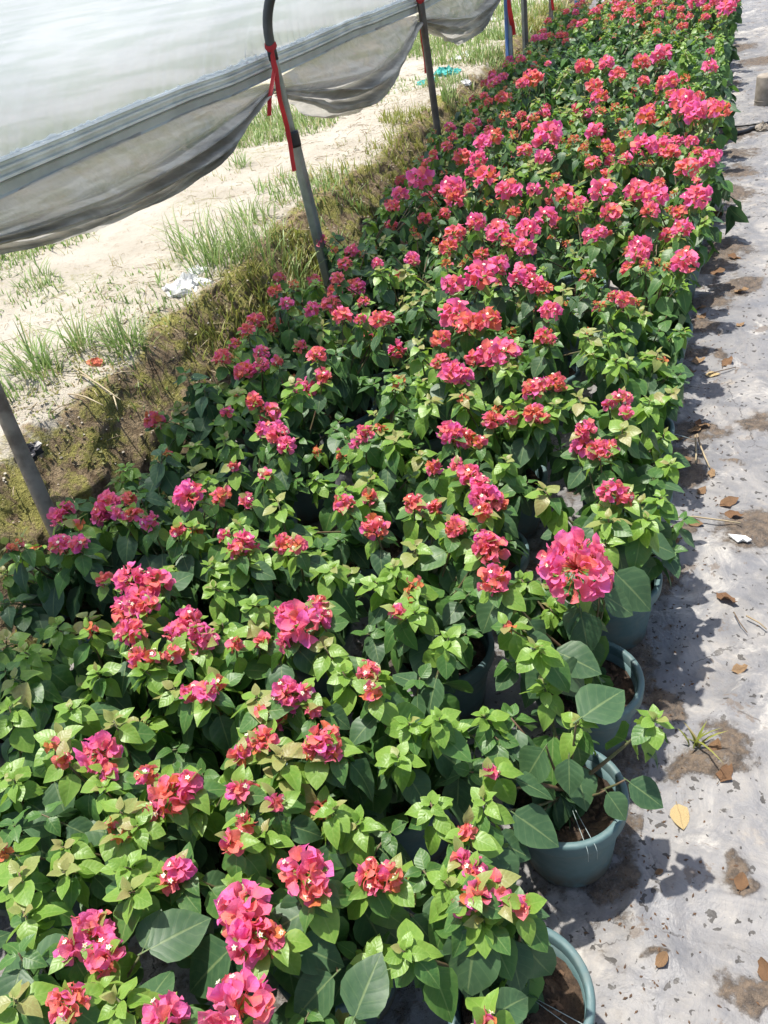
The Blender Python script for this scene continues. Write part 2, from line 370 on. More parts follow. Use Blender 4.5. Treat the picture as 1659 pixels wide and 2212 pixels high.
# ------------------------------------------------------------------ the setting: path, earth bank, far ground
def grid_mesh(name, xs, ys, fn, mat, attrs=()):
    vs, at = [], [[] for _ in attrs]
    for y in ys:
        for x in xs:
            p, a = fn(x, y); vs.append(p)
            for i in range(len(attrs)): at[i].append(a[i])
    nx = len(xs)
    fs = [(j*nx+i, j*nx+i+1, (j+1)*nx+i+1, (j+1)*nx+i) for j in range(len(ys)-1) for i in range(nx-1)]
    me = bpy.data.meshes.new(name); me.from_pydata(vs, [], fs); me.materials.append(mat)
    me.polygons.foreach_set('use_smooth', [True]*len(fs))
    for n_, d_ in zip(attrs, at):
        me.attributes.new(n_, 'FLOAT', 'POINT').data.foreach_set('value', d_)
    return obj(name, me)
def spread(a, b, s, grow=1.0):
    out = [a]
    while out[-1] < b:
        out.append(out[-1] + s); s *= grow
    return out
# soil washed onto the sheet: (pixel x, pixel y, radius in metres)
SOIL = [(1441,1178,.05), (1469,1147,.04), (1628,1140,.10), (1384,1414,.07), (1364,1476,.10), (1316,1363,.06), (1429,1505,.07),
        (1543,1601,.05), (1566,1627,.07), (1500,1660,.05), (1579,1869,.04), (1600,1912,.03), (1654,2150,.05), (1430,2079,.02), (1330,1894,.05), (1461,1019,.09),
        (1506,929,.08), (1480,985,.07), (1518,703,.09), (1594,617,.11), (1644,914,.08), (1531,572,.13), (1574,290,.16), (1564,420,.17),
        (1549,465,.14), (1594,372,.12), (1530,650,.10), (1560,770,.05), (1600,1000,.03), (1590,330,.12), (1560,540,.14),
        (1575,180,.12), (1650,130,.2), (1600,100,.15), (1440,1250,.05), (1330,1620,.06), (1420,880,.08), (1480,760,.07)]
SOILW = [(onz(a, b), r) for a, b, r in SOIL]
def path_fn(x, y):
    z = 0.010*fbm(x*1.6, y*1.6, 3.1, 4) + 0.006*fbm(x*5, y*7, 1.3, 3)
    rd = abs(fbm(x*1.3 + 4, y*2.6, 8.0, 3)); z += 0.012*max(0.0, 1 - rd*9)**2
    rd = abs(fbm(x*4.2, y*2.4 + 3, 2.0, 2)); z += 0.006*max(0.0, 1 - rd*8)**2
    s = 0.0
    wx = x + 0.05*fbm(x*9, y*9, 1.0, 3); wy = y + 0.05*fbm(x*9, y*9, 5.0, 3)
    for c, r in SOILW:
        dx, dy = wx - c.x, (wy - c.y)*1.1
        d = math.sqrt(dx*dx + dy*dy)
        if d < 2.0*r: s = max(s, 0.92 - 0.46*d/r)
    if x < -0.06: s = max(s, 0.42 + 0.25*fbm(x*3, y*3, 7, 3))
    if s > 0.45: z += 0.010*min(1, (s - 0.45)*3)*(0.6 + fbm(x*30, y*30, 2, 3))
    return (x, y, z - 0.004), (s,)
pxs = spread(-1.9, -0.45, 0.05) ; pxs = [x for x in pxs if x < -0.46] + spread(-0.45, 0.42, 0.0115) + spread(0.47, 1.6, 0.08)
pys = spread(-1.0, 0.3, 0.06); pys = [y for y in pys if y < 0.28] + spread(0.3, 14.5, 0.0125, 1.006)
tag(grid_mesh('path', pxs, pys, path_fn, M['path'], ('soil',)), kind='structure')

def bank_h(y): return max(0.17, min(0.5, 0.475 - 0.027*y))
BX = -1.74
def bank_z(u, y):
    H = bank_h(y)
    e = 0.24 + 0.07*fbm(0.3, y*2.2, 5.0, 3)
    t = max(0.0, min(1.0, u/e))
    z = -0.03 + (H + 0.03)*(t**0.8)
    if u > e:
        z = H + 0.02*math.tanh((u - e)*3) + 0.035*fbm(u*1.3, y*1.1, 9.0, 4)*min(1, (u - e)*3) + 0.010*fbm(u*9, y*9, 4.0, 3)
    return z, t
def bank_fn(u, y):
    z, t = bank_z(u, y)
    k = math.sin(min(1.0, t)*math.pi)**0.5 if 0 < t < 1 else 0.0
    n = fbm(u*7, y*7, z*7, 4)*0.045 + fbm(u*20, y*20, z*20, 3)*0.02
    edge = max(0.0, 1 - abs(u - 0.25)/0.35)
    x = BX - u + n*k
    z += edge*0.035*fbm(y*6, u*6, 11.0, 4)
    mo = 1.0 - max(0.0, (u - 0.17))/0.24 + 0.45*fbm(u*2.2, y*1.7, 2.0, 3)
    gr = 0.0
    if u > 1.35: gr = 0.55*min(1, (u - 1.35)/0.5) + 0.5*fbm(u*0.9, y*0.8, 6.0, 3)
    elif u > 0.15: gr = 0.18 + 0.45*fbm(u*1.5, y*1.2, 8.0, 3)
    return (x, y, z), (max(0, min(1, mo)), max(0, min(1, gr)))
us = [-0.06 + 0.012*i for i in range(34)] + spread(0.36, 60, 0.03, 1.075)
bys = spread(-2.0, 0.8, 0.12); bys = [y for y in bys if y < 0.78] + spread(0.8, 60, 0.022, 1.008)
bank = grid_mesh('earth_bank', us, bys, bank_fn, M['earth'], ('moss', 'green'))
tag(bank, kind='structure')
def ground_at(px, py):
    p = onz(px, py, 0.4)
    for _ in range(4):
        z, _t = bank_z(BX - p.x, p.y); p = onz(px, py, z)
    return p
g = MB(); S = 600
g.add([Vector((-S, -S, -0.35)), Vector((S, -S, -0.35)), Vector((S, S, -0.35)), Vector((-S, S, -0.35))], [(0, 1, 2, 3)])
tag(obj('ground', g.mesh('ground', M['far_ground'])), kind='structure')

# ------------------------------------------------------------------ greenhouse side: posts, channel, film, draped skirt, ribbons
def zc(y): return 1.203 - 0.0388*(y - 1.9)          # top of the film channel
CX = -1.875
def strip_along(name, prof, mat, y0, y1, n=40):
    m = MB(); vs = []; k = len(prof)
    for i in range(n+1):
        y = y0 + (y1 - y0)*i/n
        w_ = 0.004*math.sin(y*3.1) + 0.003*math.sin(y*7.3)
        for (dx, dz) in prof: vs.append(Vector((CX + dx, y, zc(y) + dz + w_)))
    fs = [(i*k+j, i*k+(j+1) % k, (i+1)*k+(j+1) % k, (i+1)*k+j) for i in range(n) for j in range(k)]
    fs += [tuple(range(k-1, -1, -1)), tuple(n*k + j for j in range(k))]
    m.add(vs, fs); return m.mesh(name, mat, smooth=False)
ch = obj('film_channel', None); tag(ch, 'long pale metal film channel running above the draped grey skirt', 'rail')
ch.location = (0, 0, 0)
upper = [(0, 0), (0.018, 0), (0.022, -0.006), (0.010, -0.010), (0.010, -0.018), (0.024, -0.021), (0.024, -0.027), (0.012, -0.030), (0.012, -0.040), (0.026, -0.043), (0.026, -0.050), (0, -0.052)]
lower = [(-0.004, -0.053), (0.020, -0.053), (0.012, -0.060), (0.012, -0.084), (0.018, -0.090), (-0.004, -0.092)]
obj('upper_track', strip_along('upper_track', upper, M['channel'], -1.5, 12.0), ch)
obj('lower_rail', strip_along('lower_rail', lower, M['rail'], -1.5, 12.0), ch)

def film_fn(s, y):
    """s: distance along the profile from the channel up over the hoop shoulder"""
    a0, r = 0.02, 0.30
    if s < a0: x, z = 0.0, s
    elif s < a0 + r*R(52):
        t = (s - a0)/r; x, z = r*(1 - math.cos(t)), a0 + r*math.sin(t)
    else:
        q = s - a0 - r*R(52); x = r*(1 - math.cos(R(52))) + q*math.sin(R(52)); z = a0 + r*math.sin(R(52)) + q*math.cos(R(52))
    # tight pleats fanning out of the channel, strongest near it and close to the hoops
    near = math.exp(-s/0.10)
    hoop = 0.25 + 0.9*max(math.exp(-abs(y - yp)/0.35) for yp in (1.5, 3.5, 5.72, 7.9))
    yy = y - (0.55*s if y < 3.5 else -0.1*s)
    pl = fbm(yy*38, s*1.2, 0.3, 2)
    x += 0.024*pl*near*hoop + 0.006*fbm(y*2.1, s*0.8, 4.0, 3)*min(1, s*4) + 0.003*fbm(yy*16, s*1.5, 2.0, 2)
    return (CX + 0.004 + x, y, zc(y) - 0.004 + z)
fs_ = [0.012*i for i in range(20)] + spread(0.25, 0.55, 0.03)
fys = spread(0.6, 12.0, 0.013, 1.0012)
vs_ = [film_fn(s, y) for y in fys for s in fs_]; nf = len(fs_)
me = bpy.data.meshes.new('greenhouse_film'); me.from_pydata(vs_, [], [(j*nf+i, j*nf+i+1, (j+1)*nf+i+1, (j+1)*nf+i) for j in range(len(fys)-1) for i in range(nf-1)])
me.materials.append(M['film']); me.polygons.foreach_set('use_smooth', [True]*len(me.polygons))
film = tag(obj('greenhouse_film', me), 'milky translucent plastic film stretched up from the metal channel', 'plastic film')

# wrinkled film above the channel: ragged white ruffle added to imitate its sun glare
frg = random.Random(3); m = MB(); vs = []; n = 900
for i in range(n+1):
    y = 0.7 + 9.0*i/n; h = 0.006 + 0.012*max(0, fbm(y*3, 2, 0, 3) + 0.2) + 0.016*max(0, fbm(y*26, 1, 0, 3))
    b = film_fn(0.0, y); t = film_fn(h, y + 0.3*h); off = 0.006 + 0.006*fbm(y*40, 5, 0, 2)
    vs += [Vector((b[0] + off, b[1], b[2])), Vector((b[0] + off*1.6, (b[1]+t[1])/2, (b[2]+t[2])/2)), Vector((t[0] + 0.003, t[1], t[2]))]
m.add(vs, [(3*i+q, 3*i+3+q, 3*i+4+q, 3*i+1+q) for i in range(n) for q in (0, 1)]); obj('film_glare_ruffle', m.mesh('film_glare_ruffle', M['film_glare_white']), film)
# rolled-up spare film along the top edge, above the frame
m = MB(); m.tube([Vector(film_fn(0.56, 0.6 + 0.38*i)) for i in range(31)], [0.024 + 0.003*math.sin(i*1.7) for i in range(31)], 10); obj('film_roll', m.mesh('film_roll', M['film_glare_white']), film)

def rect_tube(m, pts, wx, wy, mi=0, bev=0.25):
    """square tube with chamfered corners through pts"""
    ring = []
    for sx, sy in ((1, 1), (-1, 1), (-1, -1), (1, -1)):
        a = (sx*wx, sy*wy*(1-bev)); b = (sx*wx*(1-bev), sy*wy)
        ring += [a, b] if sx*sy > 0 else [b, a]
    vs = [Vector((p.x + q[0], p.y + q[1], p.z)) for p in pts for q in ring]; k = len(ring)
    fs = [(i*k+j, i*k+(j+1) % k, (i+1)*k+(j+1) % k, (i+1)*k+j) for i in range(len(pts)-1) for j in range(k)]
    fs += [tuple(range(k-1, -1, -1)), tuple((len(pts)-1)*k + j for j in range(k))]
    m.add(vs, fs, mi)
def line_pts(a, b, n=6): return [a.lerp(b, i/n) for i in range(n+1)]
def hoop_pts(x, y, z0):
    r = 0.27; pts = [Vector((x, y, z0 - 0.02))]
    for i in range(11):
        t = R(58)*i/10; pts.append(Vector((x + r*(1 - math.cos(t)), y, z0 + r*math.sin(t))))
    d = Vector((math.sin(R(58)), 0, math.cos(R(58))))
    for i in range(1, 5): pts.append(pts[11] + d*0.13*i)
    return pts
# grey square steel post with black pipe hoop
P1 = obj('hoop_post', None); P1.location = (0, 0, 0)
tag(P1, 'grey square steel post with black tape band and curved black pipe top', 'post')
b1 = Vector((-1.755, 3.50, -0.02)); t1 = Vector((-1.815, 3.55, 1.15))
m = MB(); rect_tube(m, line_pts(b1, b1.lerp(t1, 0.71)), 0.021, 0.021); obj('lower_tube', m.mesh('lower_tube', M['galv'], False), P1)
m = MB(); m.tube(line_pts(b1.lerp(t1, 0.70), t1), [0.018]*7, 14); obj('upper_tube', m.mesh('upper_tube', M['galv']), P1)
m = MB(); m.tube(line_pts(b1.lerp(t1, 0.675), b1.lerp(t1, 0.73)), [0.0285, 0.0292, 0.0288, 0.0292, 0.0288, 0.0292, 0.0285], 16); obj('tape_band', m.mesh('tape_band', M['tape']), P1)
m = MB(); hp = hoop_pts(t1.x, t1.y, t1.z + 0.035); m.tube([t1 - Vector((0, 0, 0.035))] + hp, [0.0205]*(len(hp)+1), 14); obj('pipe_hoop', m.mesh('pipe_hoop', M['black_pipe']), P1)
# leaning brown post
P0 = obj('leaning_post', None); tag(P0, 'leaning brown wooden post standing in the earth bank', 'post')
q0 = onx(120, 1175, -1.80) - Vector((0, 0, 0.30)); q1 = onx(0, 872, -1.88); dq = (q1 - q0)
m = MB(); pts = line_pts(q0, q0 + dq*1.45, 8); m.tube(pts, [0.023 + 0.0012*math.sin(i*2.3) for i in range(9)], 14); obj('shaft', m.mesh('shaft', M['wood_post']), P0)
m = MB(); e_ = q0 + dq*1.45; m.tube([e_ - dq*0.03, e_, e_ + dq*0.015], [0.0255, 0.0255, 0.018], 14); obj('cap', m.mesh('cap', M['tape']), P0)
# dark post with red ribbon
P2 = obj('dark_hoop_post', None); tag(P2, 'dark brown round post tied with red ribbon beside the drape', 'post')
b2 = onz(952, 335, 0.05); b2 = Vector((-1.80, 5.62, -0.02)); t2 = onx(908, 0, -1.83)
m = MB(); m.tube(line_pts(b2, t2 + (t2 - b2)*0.08), [0.0225]*7, 14); obj('shaft', m.mesh('shaft', M['dark_post']), P2)
m = MB(); hp = hoop_pts(t2.x - 0.004, t2.y + 0.003, t2.z + 0.09); m.tube(hp, [0.019]*len(hp), 12); obj('pipe_hoop', m.mesh('pipe_hoop', M['black_pipe']), P2)
def far_post(name, label, base_px, top_px, x, mat, wx, wy, stripe=None):
    o = obj(name, None); tag(o, label, 'post')
    b_ = onx(*base_px, x); a_ = onx(*top_px, x - 0.02); dd = (a_ - b_)
    foot = b_ - dd*((b_.z + 0.02)/dd.z); top = b_ + dd*((1.16 - b_.z)/dd.z)
    m = MB(); rect_tube(m, line_pts(foot, top), wx, wy); obj('shaft', m.mesh('shaft', mat, False), o)
    if stripe:
        m = MB(); off = Vector((-wx*0.9, -wy*0.6, 0)); rect_tube(m, [p + off for p in line_pts(foot + Vector((0, 0, .03)), top)], wx*0.62, wy*0.62); obj('side_strip', m.mesh('side_strip', stripe, False), o)
    return o, foot, top
P3 = far_post('striped_post', 'grey post with a blue stripe down one side and red ribbon', (1104, 170), (1098, 0), -1.77, M['galv'], 0.022, 0.022, M['blue_paint'])
P4 = far_post('pale_post', 'thin grey post with pale edge right beside the blue-striped post', (1139, 165), (1133, 0), -1.66, M['dark_post'], 0.018, 0.018, M['pale_pipe'])
P5 = far_post('brown_post', 'slender brown post behind the pale-edged post', (1191, 120), (1190, 0), -1.64, M['wood_post'], 0.018, 0.018)
P6 = far_post('blue_post', 'blue and grey post farthest down the bank', (1249, 60), (1248, 0), -1.62, M['galv'], 0.020, 0.020, M['blue_paint'])

# draped skirt, gathered up and tied at the posts
def drape(label, ya, yb, hem, seed, tie_drop=(0.09, 0.09)):
    ns, ntt = 90, 44; vs, att = [], []
    for i in range(ns+1):
        s = i/ns; y = ya + (yb - ya)*s
        zb = zc(y) - 0.088
        e = max(0.0, math.sin(math.pi*s))**0.55
        sag = hem*(math.sin(math.pi*s)**1.15) + tie_drop[0]*(1-s) + tie_drop[1]*s
        up0 = 0.035*(1 - e)                                    # at the ties the cloth pulls away below the channel
        for j in range(ntt+1):
            t = j/ntt
            bunch = max(0.0, (t - 0.30)/0.70)
            z = zb + 0.010 - up0 - (sag - up0)*(t**0.9)
            fold = math.sin(2*math.pi*(3.1*bunch**0.9) + 2.2*s + seed)*0.040 + math.sin(2*math.pi*(6.7*bunch) + 5*s + seed*2)*0.016
            n = fbm(s*6 + seed, t*5, seed, 3)
            fold += 0.5*fold*math.sin(9*s + seed) + 0.022*min(1, bunch*3)*fbm(s*3.5 + seed, t*9 + 2.5*s, 2.0, 3)
            n2 = fbm(s*18 + seed, t*16, seed + 3, 3)
            x = CX + 0.014 + 0.085*math.sin(math.pi*min(1, t*1.05))*e + (fold*(0.45 + 0.75*e)*min(1, bunch*4)) + 0.020*n*(0.3 + e) + 0.006*n2
            z += 0.012*n*e*t + 0.006*n2*t
            if t > 0.93: x -= (t - 0.93)*0.5*e; 
            yy = y + 0.02*n*e + (0.5 - s)*0.05*bunch*(1 - e)
            vs.append((x, yy, z)); att.append((s, t, 0))
    k = ntt+1
    me = bpy.data.meshes.new('draped_skirt')
    me.from_pydata(vs, [], [(i*k+j, (i+1)*k+j, (i+1)*k+j+1, i*k+j+1) for i in range(ns) for j in range(ntt)])
    me.materials.append(M['drape']); me.polygons.foreach_set('use_smooth', [True]*len(me.polygons))
    me.attributes.new('blade', 'FLOAT_VECTOR', 'POINT').data.foreach_set('vector', [c for a in att for c in a])
    return tag(obj('draped_skirt', me), label, 'fabric drape', 'grey skirt swags tied up along the channel')
drape('grey fabric swag hanging between the leaning brown post and the square steel post', 1.46, 3.56, 0.165, 1.7, (0.075, 0.06))
drape('grey fabric swag hanging between the square steel post and the dark post', 3.56, 5.66, 0.27, 4.1)
drape('grey fabric swag hanging between the dark post and the blue-striped post', 5.66, 7.85, 0.24, 7.4)

def ribbon(parent_label, wraps, tails):
    """red cloth strip: loops round a post, plus hanging tails (lists of points, width)"""
    o = obj('ribbon', None); tag(o, parent_label, 'ribbon', 'red ribbons tied on the posts')
    for c, rad in wraps:
        m = MB(); n = 20; vs = []
        for j in range(n):
            a = 2*math.pi*j/n; d = Vector((math.cos(a), math.sin(a), 0))
            for dz, rr in ((-0.011, 0.001), (-0.004, 0.004), (0.004, 0.0025), (0.012, 0.001)):
                vs.append(c + d*(rad + rr) + Vector((0, 0, dz + 0.006*math.sin(a*2 + 1))))
        fs = [(j*4+q, ((j+1) % n)*4+q, ((j+1) % n)*4+q+1, j*4+q+1) for j in range(n) for q in range(3)]
        m.add(vs, fs); obj('knot_loop', m.mesh('knot_loop', M['ribbon']), o)
    for pts, wd in tails:
        m = MB(); vs = []; k = len(pts)
        for i, p in enumerate(pts):
            tw = 0.5*math.sin(i*0.7 + wd*100); side = Vector((math.cos(tw)*0.75, math.cos(tw)*0.66, 0)); dep = Vector((0.66, -0.75, 0))
            wv = wd*(0.55 + 0.45*min(1, i/2))
            for q in (-0.5, -0.17, 0.17, 0.5):
                vs.append(p + side*q*wv + dep*(0.004*math.sin(q*7 + i) + 0.002*q))
        fs = [(i*4+q, i*4+q+1, (i+1)*4+q+1, (i+1)*4+q) for i in range(k-1) for q in range(3)]
        m.add(vs, fs); t_ = obj('tail', m.mesh('tail', M['ribbon']), o)
    return o
def px_line(pxs_, x): return [onx(a, b, x) for a, b in pxs_]
ribbon('red ribbon knotted round the square steel post, two tails hanging', [(t1 + Vector((0, 0, 0.015)), 0.0225)],
       [(px_line([(590, 108), (588, 120), (591, 135), (593, 150), (588, 175), (585, 195), (582, 215), (582, 250)], -1.80), 0.020),
        (px_line([(589, 108), (592, 130), (596, 150), (600, 185), (604, 215), (612, 245), (620, 275), (627, 310), (632, 345), (636, 370)], -1.792), 0.021)])
ribbon('red ribbon hanging from the dark brown post', [(t2 + Vector((0.0, 0, 0.0)), 0.0245)],
       [(px_line([(907, 3), (909, 30), (911, 60), (913, 85), (917, 110), (920, 135), (921, 158)], -1.845), 0.030)])
ribbon('red ribbon hanging beside the blue-striped post', [], [(px_line([(1098, -25), (1099, 0), (1102, 25), (1106, 50), (1110, 76)], -1.755), 0.042)])
ribbon('short red ribbon end on the slender brown post', [], [(px_line([(1190, -20), (1192, -5), (1194, 10), (1195, 22)], -1.63), 0.030)])

# ------------------------------------------------------------------ things lying about
def crumple(name, label, cat, px, py, rad, mat, seed, flat=0.35, z=None, stretch=(1, 1), n=10):
    c = ground_at(px, py) if z is None else onz(px, py, z)
    m = MB(); vs = []; nn = n*2
    for i in range(n+1):
        th = math.pi*0.5*i/n
        for j in range(nn):
            a = 2*math.pi*j/nn
            q = 1 + 0.55*fbm(math.cos(a)*1.5 + seed, math.sin(a)*1.5, th*1.5, 3)
            r_ = rad*math.sin(th)*q
            h = rad*flat*math.cos(th)*(0.7 + 0.9*fbm(math.cos(a)*2 + seed, math.sin(a)*2 + 5, th*2, 4)) + rad*0.10*fbm(r_*60 + seed, a*2, 1, 3)
            vs.append(Vector((r_*math.cos(a)*stretch[0], r_*math.sin(a)*stretch[1], max(0, h) + 0.004 if i < n else -0.012)))
    fs = [(i*nn+j, i*nn+(j+1) % nn, (i+1)*nn+(j+1) % nn, (i+1)*nn+j) for i in range(n) for j in range(nn)]
    m.add(vs, fs); o = obj(name, m.mesh(name, mat, False)); o.location = c
    return tag(o, label, cat)
crumple('plastic_bag', 'crumpled white plastic bag lying on the grass beside the bank', 'bag', 402, 622, 0.080, M['white_plastic'], 1.2, 0.5, stretch=(1.0, 1.2), n=14)
crumple('plastic_scrap', 'smaller white plastic scrap next to the crumpled bag', 'litter', 425, 590, 0.045, M['white_plastic'], 5.2, 0.6)
crumple('netting_heap', 'heap of torn teal netting on the bank by the dark post', 'netting', 962, 160, 0.105, M['teal_net'], 3.3, 0.45, n=14)
crumple('netting_scrap', 'thin teal netting scrap trailing from the larger heap', 'netting', 925, 178, 0.09, M['teal_net'], 6.1, 0.25)
crumple('red_scrap', 'small red-orange scrap on the sandy ground by grass', 'litter', 205, 786, 0.024, M['red_scrap'], 2.2, 0.7, stretch=(1.5, 0.8))
crumple('black_scrap', 'black plastic scrap on the sand beside the leaning brown post', 'litter', 62, 978, 0.038, M['black_scrap'], 8.2, 0.5)
m = MB(); cs = [(-.030, .012), (-.012, .016), (.004, .009), (.016, .012), (.032, -.004), (.020, -.012), (.008, -.008), (-.004, -.016), (-.016, -.004)]
m.add([Vector((a, b, .006 + .004*math.sin(a*200))) for a, b in cs] + [Vector((a, b, .001)) for a, b in cs], [tuple(range(8, -1, -1)), tuple(range(9, 18))] + [(i, (i+1) % 9, 9+(i+1) % 9, 9+i) for i in range(9)])
o = obj('white_chip', m.mesh('white_chip', M['white_plastic'], False)); o.location = onz(1597, 1165, .004); tag(o, 'jagged white plastic chip on the path near brown soil', 'litter')
crumple('paper_scrap', 'pale paper scrap on the bank near the teal netting', 'litter', 1003, 180, 0.05, M['white_plastic'], 7.7, 0.4)
for (a, b, r_) in ((1010, 120, .09), (985, 128, .07), (1060, 45, .09)):
    tag(crumple('pale_litter', None, None, a, b, r_, M['white_plastic'], a*0.1, 0.3), 'scrap of pale plastic litter in the grass past the netting', 'litter', 'pale litter past the netting')
# concrete block and hose on the path
cb = obj('concrete_block', None); cb.location = onz(1652, 226, 0.0) ; tag(cb, 'round grey-brown concrete block standing on the path', 'block')
m = MB(); m.lathe([(0.001, -0.01), (0.066, -0.01), (0.068, 0.01), (0.067, 0.178), (0.062, 0.186), (0.001, 0.187)], 32); obj('body', m.mesh('body', M['concrete']), cb)
m = MB(); m.lathe([(0.0675, 0.03), (0.0695, 0.033), (0.0695, 0.036), (0.0675, 0.039)], 32); obj('cast_seam', m.mesh('cast_seam', M['concrete']), cb)
def hose(label, pts, r_, name='hose'):
    P = [onz(a, b, z) for a, b, z in pts]; Q = []
    for i in range(len(P)-1):
        p0, p1, p2, p3 = P[max(i-1, 0)], P[i], P[i+1], P[min(i+2, len(P)-1)]
        for j in range(6):
            t = j/6; Q.append(0.5*((2*p1) + (p2-p0)*t + (2*p0-5*p1+4*p2-p3)*t*t + (3*p1-p0-3*p2+p3)*t**3))
    Q.append(P[-1]); m = MB(); m.tube(Q, [r_]*len(Q), 8); o = obj(name, m.mesh(name, M['hose'])); return tag(o, label, 'hose', 'black hoses across the path')
hose('thicker black hose lying across the path', [(1530, 296, .012), (1570, 291, .012), (1605, 285, .012), (1635, 274, .012), (1680, 262, .014), (1760, 262, .012)], 0.012)
hose('thinner black hose lying behind the thicker hose', [(1540, 276, .008), (1580, 274, .008), (1620, 270, .012), (1650, 266, .02), (1720, 258, .01)], 0.007)
crumple('sheet_fold', 'grey fold of path sheeting bunched over the hoses', 'sheeting', 1648, 279, 0.05, M['concrete'], 9.1, 0.7, z=0.0)

# ------------------------------------------------------------------ grass, straw and pebbles on the bank
def blade(m, base, h, lean, az, wd, seg=4, curl=1.0):
    vs, at = [], []
    d = Vector((math.cos(az), math.sin(az), 0)); sd = Vector((-d.y, d.x, 0))
    for i in range(seg+1):
        t = i/seg
        p = base + d*(lean*h*(t**1.7)) + Vector((0, 0, h*(t - 0.35*curl*lean*t*t)))
        w_ = wd*(1 - t)**0.7*(0.7 + 0.6*t) if i < seg else 0
        if i < seg:
            vs += [p - sd*w_, p + sd*w_]; at += [(-1, t, 0), (1, t, 0)]
        else: vs.append(p); at.append((0, 1, 0))
    fs = [(2*i, 2*i+1, 2*i+3, 2*i+2) for i in range(seg-1)] + [(2*seg-2, 2*seg-1, 2*seg)]
    m.add(vs, fs, 0, at)
rg = random.Random(5)
TUFTS = [(70,800,70,.20,.07), (102,806,60,.17,.06), (175,752,60,.19,.05), (270,752,70,.17,.06), (300,742,40,.13,.06), (40,853,30,.12,.05),
         (75,612,70,.11,.10), (110,625,40,.08,.08), (240,715,30,.10,.06), (500,560,110,.25,.12), (575,540,110,.25,.13), (425,545,80,.24,.12),
         (545,470,70,.17,.12), (625,560,60,.16,.10), (455,585,70,.20,.10), (515,360,60,.10,.08)]
for i, (a, b, n, h, sp_) in enumerate(TUFTS):
    c = ground_at(a, b); m = MB()
    for _ in range(n):
        rr = sp_*math.sqrt(rg.random()); az = rg.uniform(0, 6.283)
        x, y = rr*math.cos(az), rr*math.sin(az)
        zz = bank_z(BX - (c.x + x), c.y + y)[0] - c.z - 0.012
        blade(m, Vector((x, y, zz)), h*rg.uniform(0.35, 1.15), rg.uniform(0.1, 1.1), az + rg.gauss(0, 0.9), rg.uniform(0.002, 0.0052))
    o = obj('grass_tuft', m.mesh('grass_tuft', M['grass'])); o.location = c
    where = 'between the square steel post and the sand track' if b < 600 and a > 400 else 'on the sand above the mossy bank'
    tag(o, 'tall green grass tuft ' + where, 'grass', 'green grass tufts ' + where)
CARPET = [(525,300,420,.11,.42,0), (600,285,380,.13,.45,0), (665,240,420,.15,.5,0), (740,232,200,.12,.35,0), (25,535,300,.10,.35,0), (100,520,260,.09,.3,0), (10,580,120,.07,.2,0),
          (930,75,420,.17,.6,0), (980,100,380,.16,.5,0), (1010,128,260,.14,.35,0), (970,180,120,.10,.2,0), (1130,25,300,.2,.5,0), (1060,50,300,.16,.5,0), (880,255,170,.10,.2,1), (900,300,160,.10,.2,1),
          (995,215,150,.16,.14,0), (1010,240,120,.15,.12,0), (980,260,100,.12,.12,1), (850,330,150,.09,.18,1), (700,420,160,.09,.3,0), (665,400,150,.11,.3,0), (760,380,140,.09,.25,1),
          (640,500,120,.12,.15,1), (690,490,150,.10,.15,1), (560,600,170,.11,.16,1), (600,570,160,.12,.14,1), (470,650,110,.10,.14,1), (520,640,90,.09,.10,1), (420,690,60,.07,.12,1),
          (150,660,60,.05,.25,0), (260,620,60,.05,.25,0), (330,690,80,.06,.25,0), (230,790,60,.06,.2,0), (120,850,60,.06,.2,0), (60,760,50,.06,.2,0), (350,640,70,.07,.2,0), (30,650,70,.06,.2,0),
          (190,830,40,.05,.2,1), (1160,60,150,.16,.2,1), (1130,110,120,.14,.15,1), (1200,30,200,.18,.3,1), (1180,70,120,.14,.2,1),(1070,120,120,.14,.2,0),(1090,80,140,.16,.25,0),
          (520,260,200,.10,.4,0),(450,330,120,.06,.3,0),(850,190,120,.07,.3,0),(1020,20,260,.2,.7,0),(900,110,200,.14,.4,0)]
mg, my = MB(), MB()
for (a, b, n, h, sp_, ty) in CARPET:
    c = ground_at(a, b)
    for _ in range(int(n*1.6)):
        rr = sp_*math.sqrt(rg.random()); az = rg.uniform(0, 6.283); x, y = c.x + rr*math.cos(az), c.y + rr*math.sin(az)
        blade(my if ty else mg, Vector((x, y, bank_z(BX - x, y)[0] - 0.01)), h*rg.uniform(0.3, 1.1), rg.uniform(0.1, 1.0), rg.uniform(0, 6.283), rg.uniform(0.002, 0.005)*(1 + 0.09*y), 3)
for _ in range(1500):
    y = rg.uniform(0.9, 10.0); u = rg.choice((rg.uniform(0.05, 0.7), rg.uniform(0.1, 2.2))); x = BX - u
    if fbm(u*2, y*2, 3, 3) < -0.05: continue
    c = Vector((x, y, bank_z(u, y)[0] - 0.01))
    for q in range(rg.randint(1, 5)):
        blade(my, c + Vector((rg.gauss(0, .012), rg.gauss(0, .012), 0)), rg.uniform(.02, .09), rg.uniform(0.2, 1.1), rg.uniform(0, 6.283), rg.uniform(0.0012, 0.003), 3)
tag(obj('grass', mg.mesh('grass', M['grass'])), 'short green grass spread beyond the sand track and along the bank', 'grass', kind='stuff')
tag(obj('weed', my.mesh('weed', M['grass_yellow'])), 'sparse yellow-green weeds growing on the mossy bank edge', 'weeds', kind='stuff')
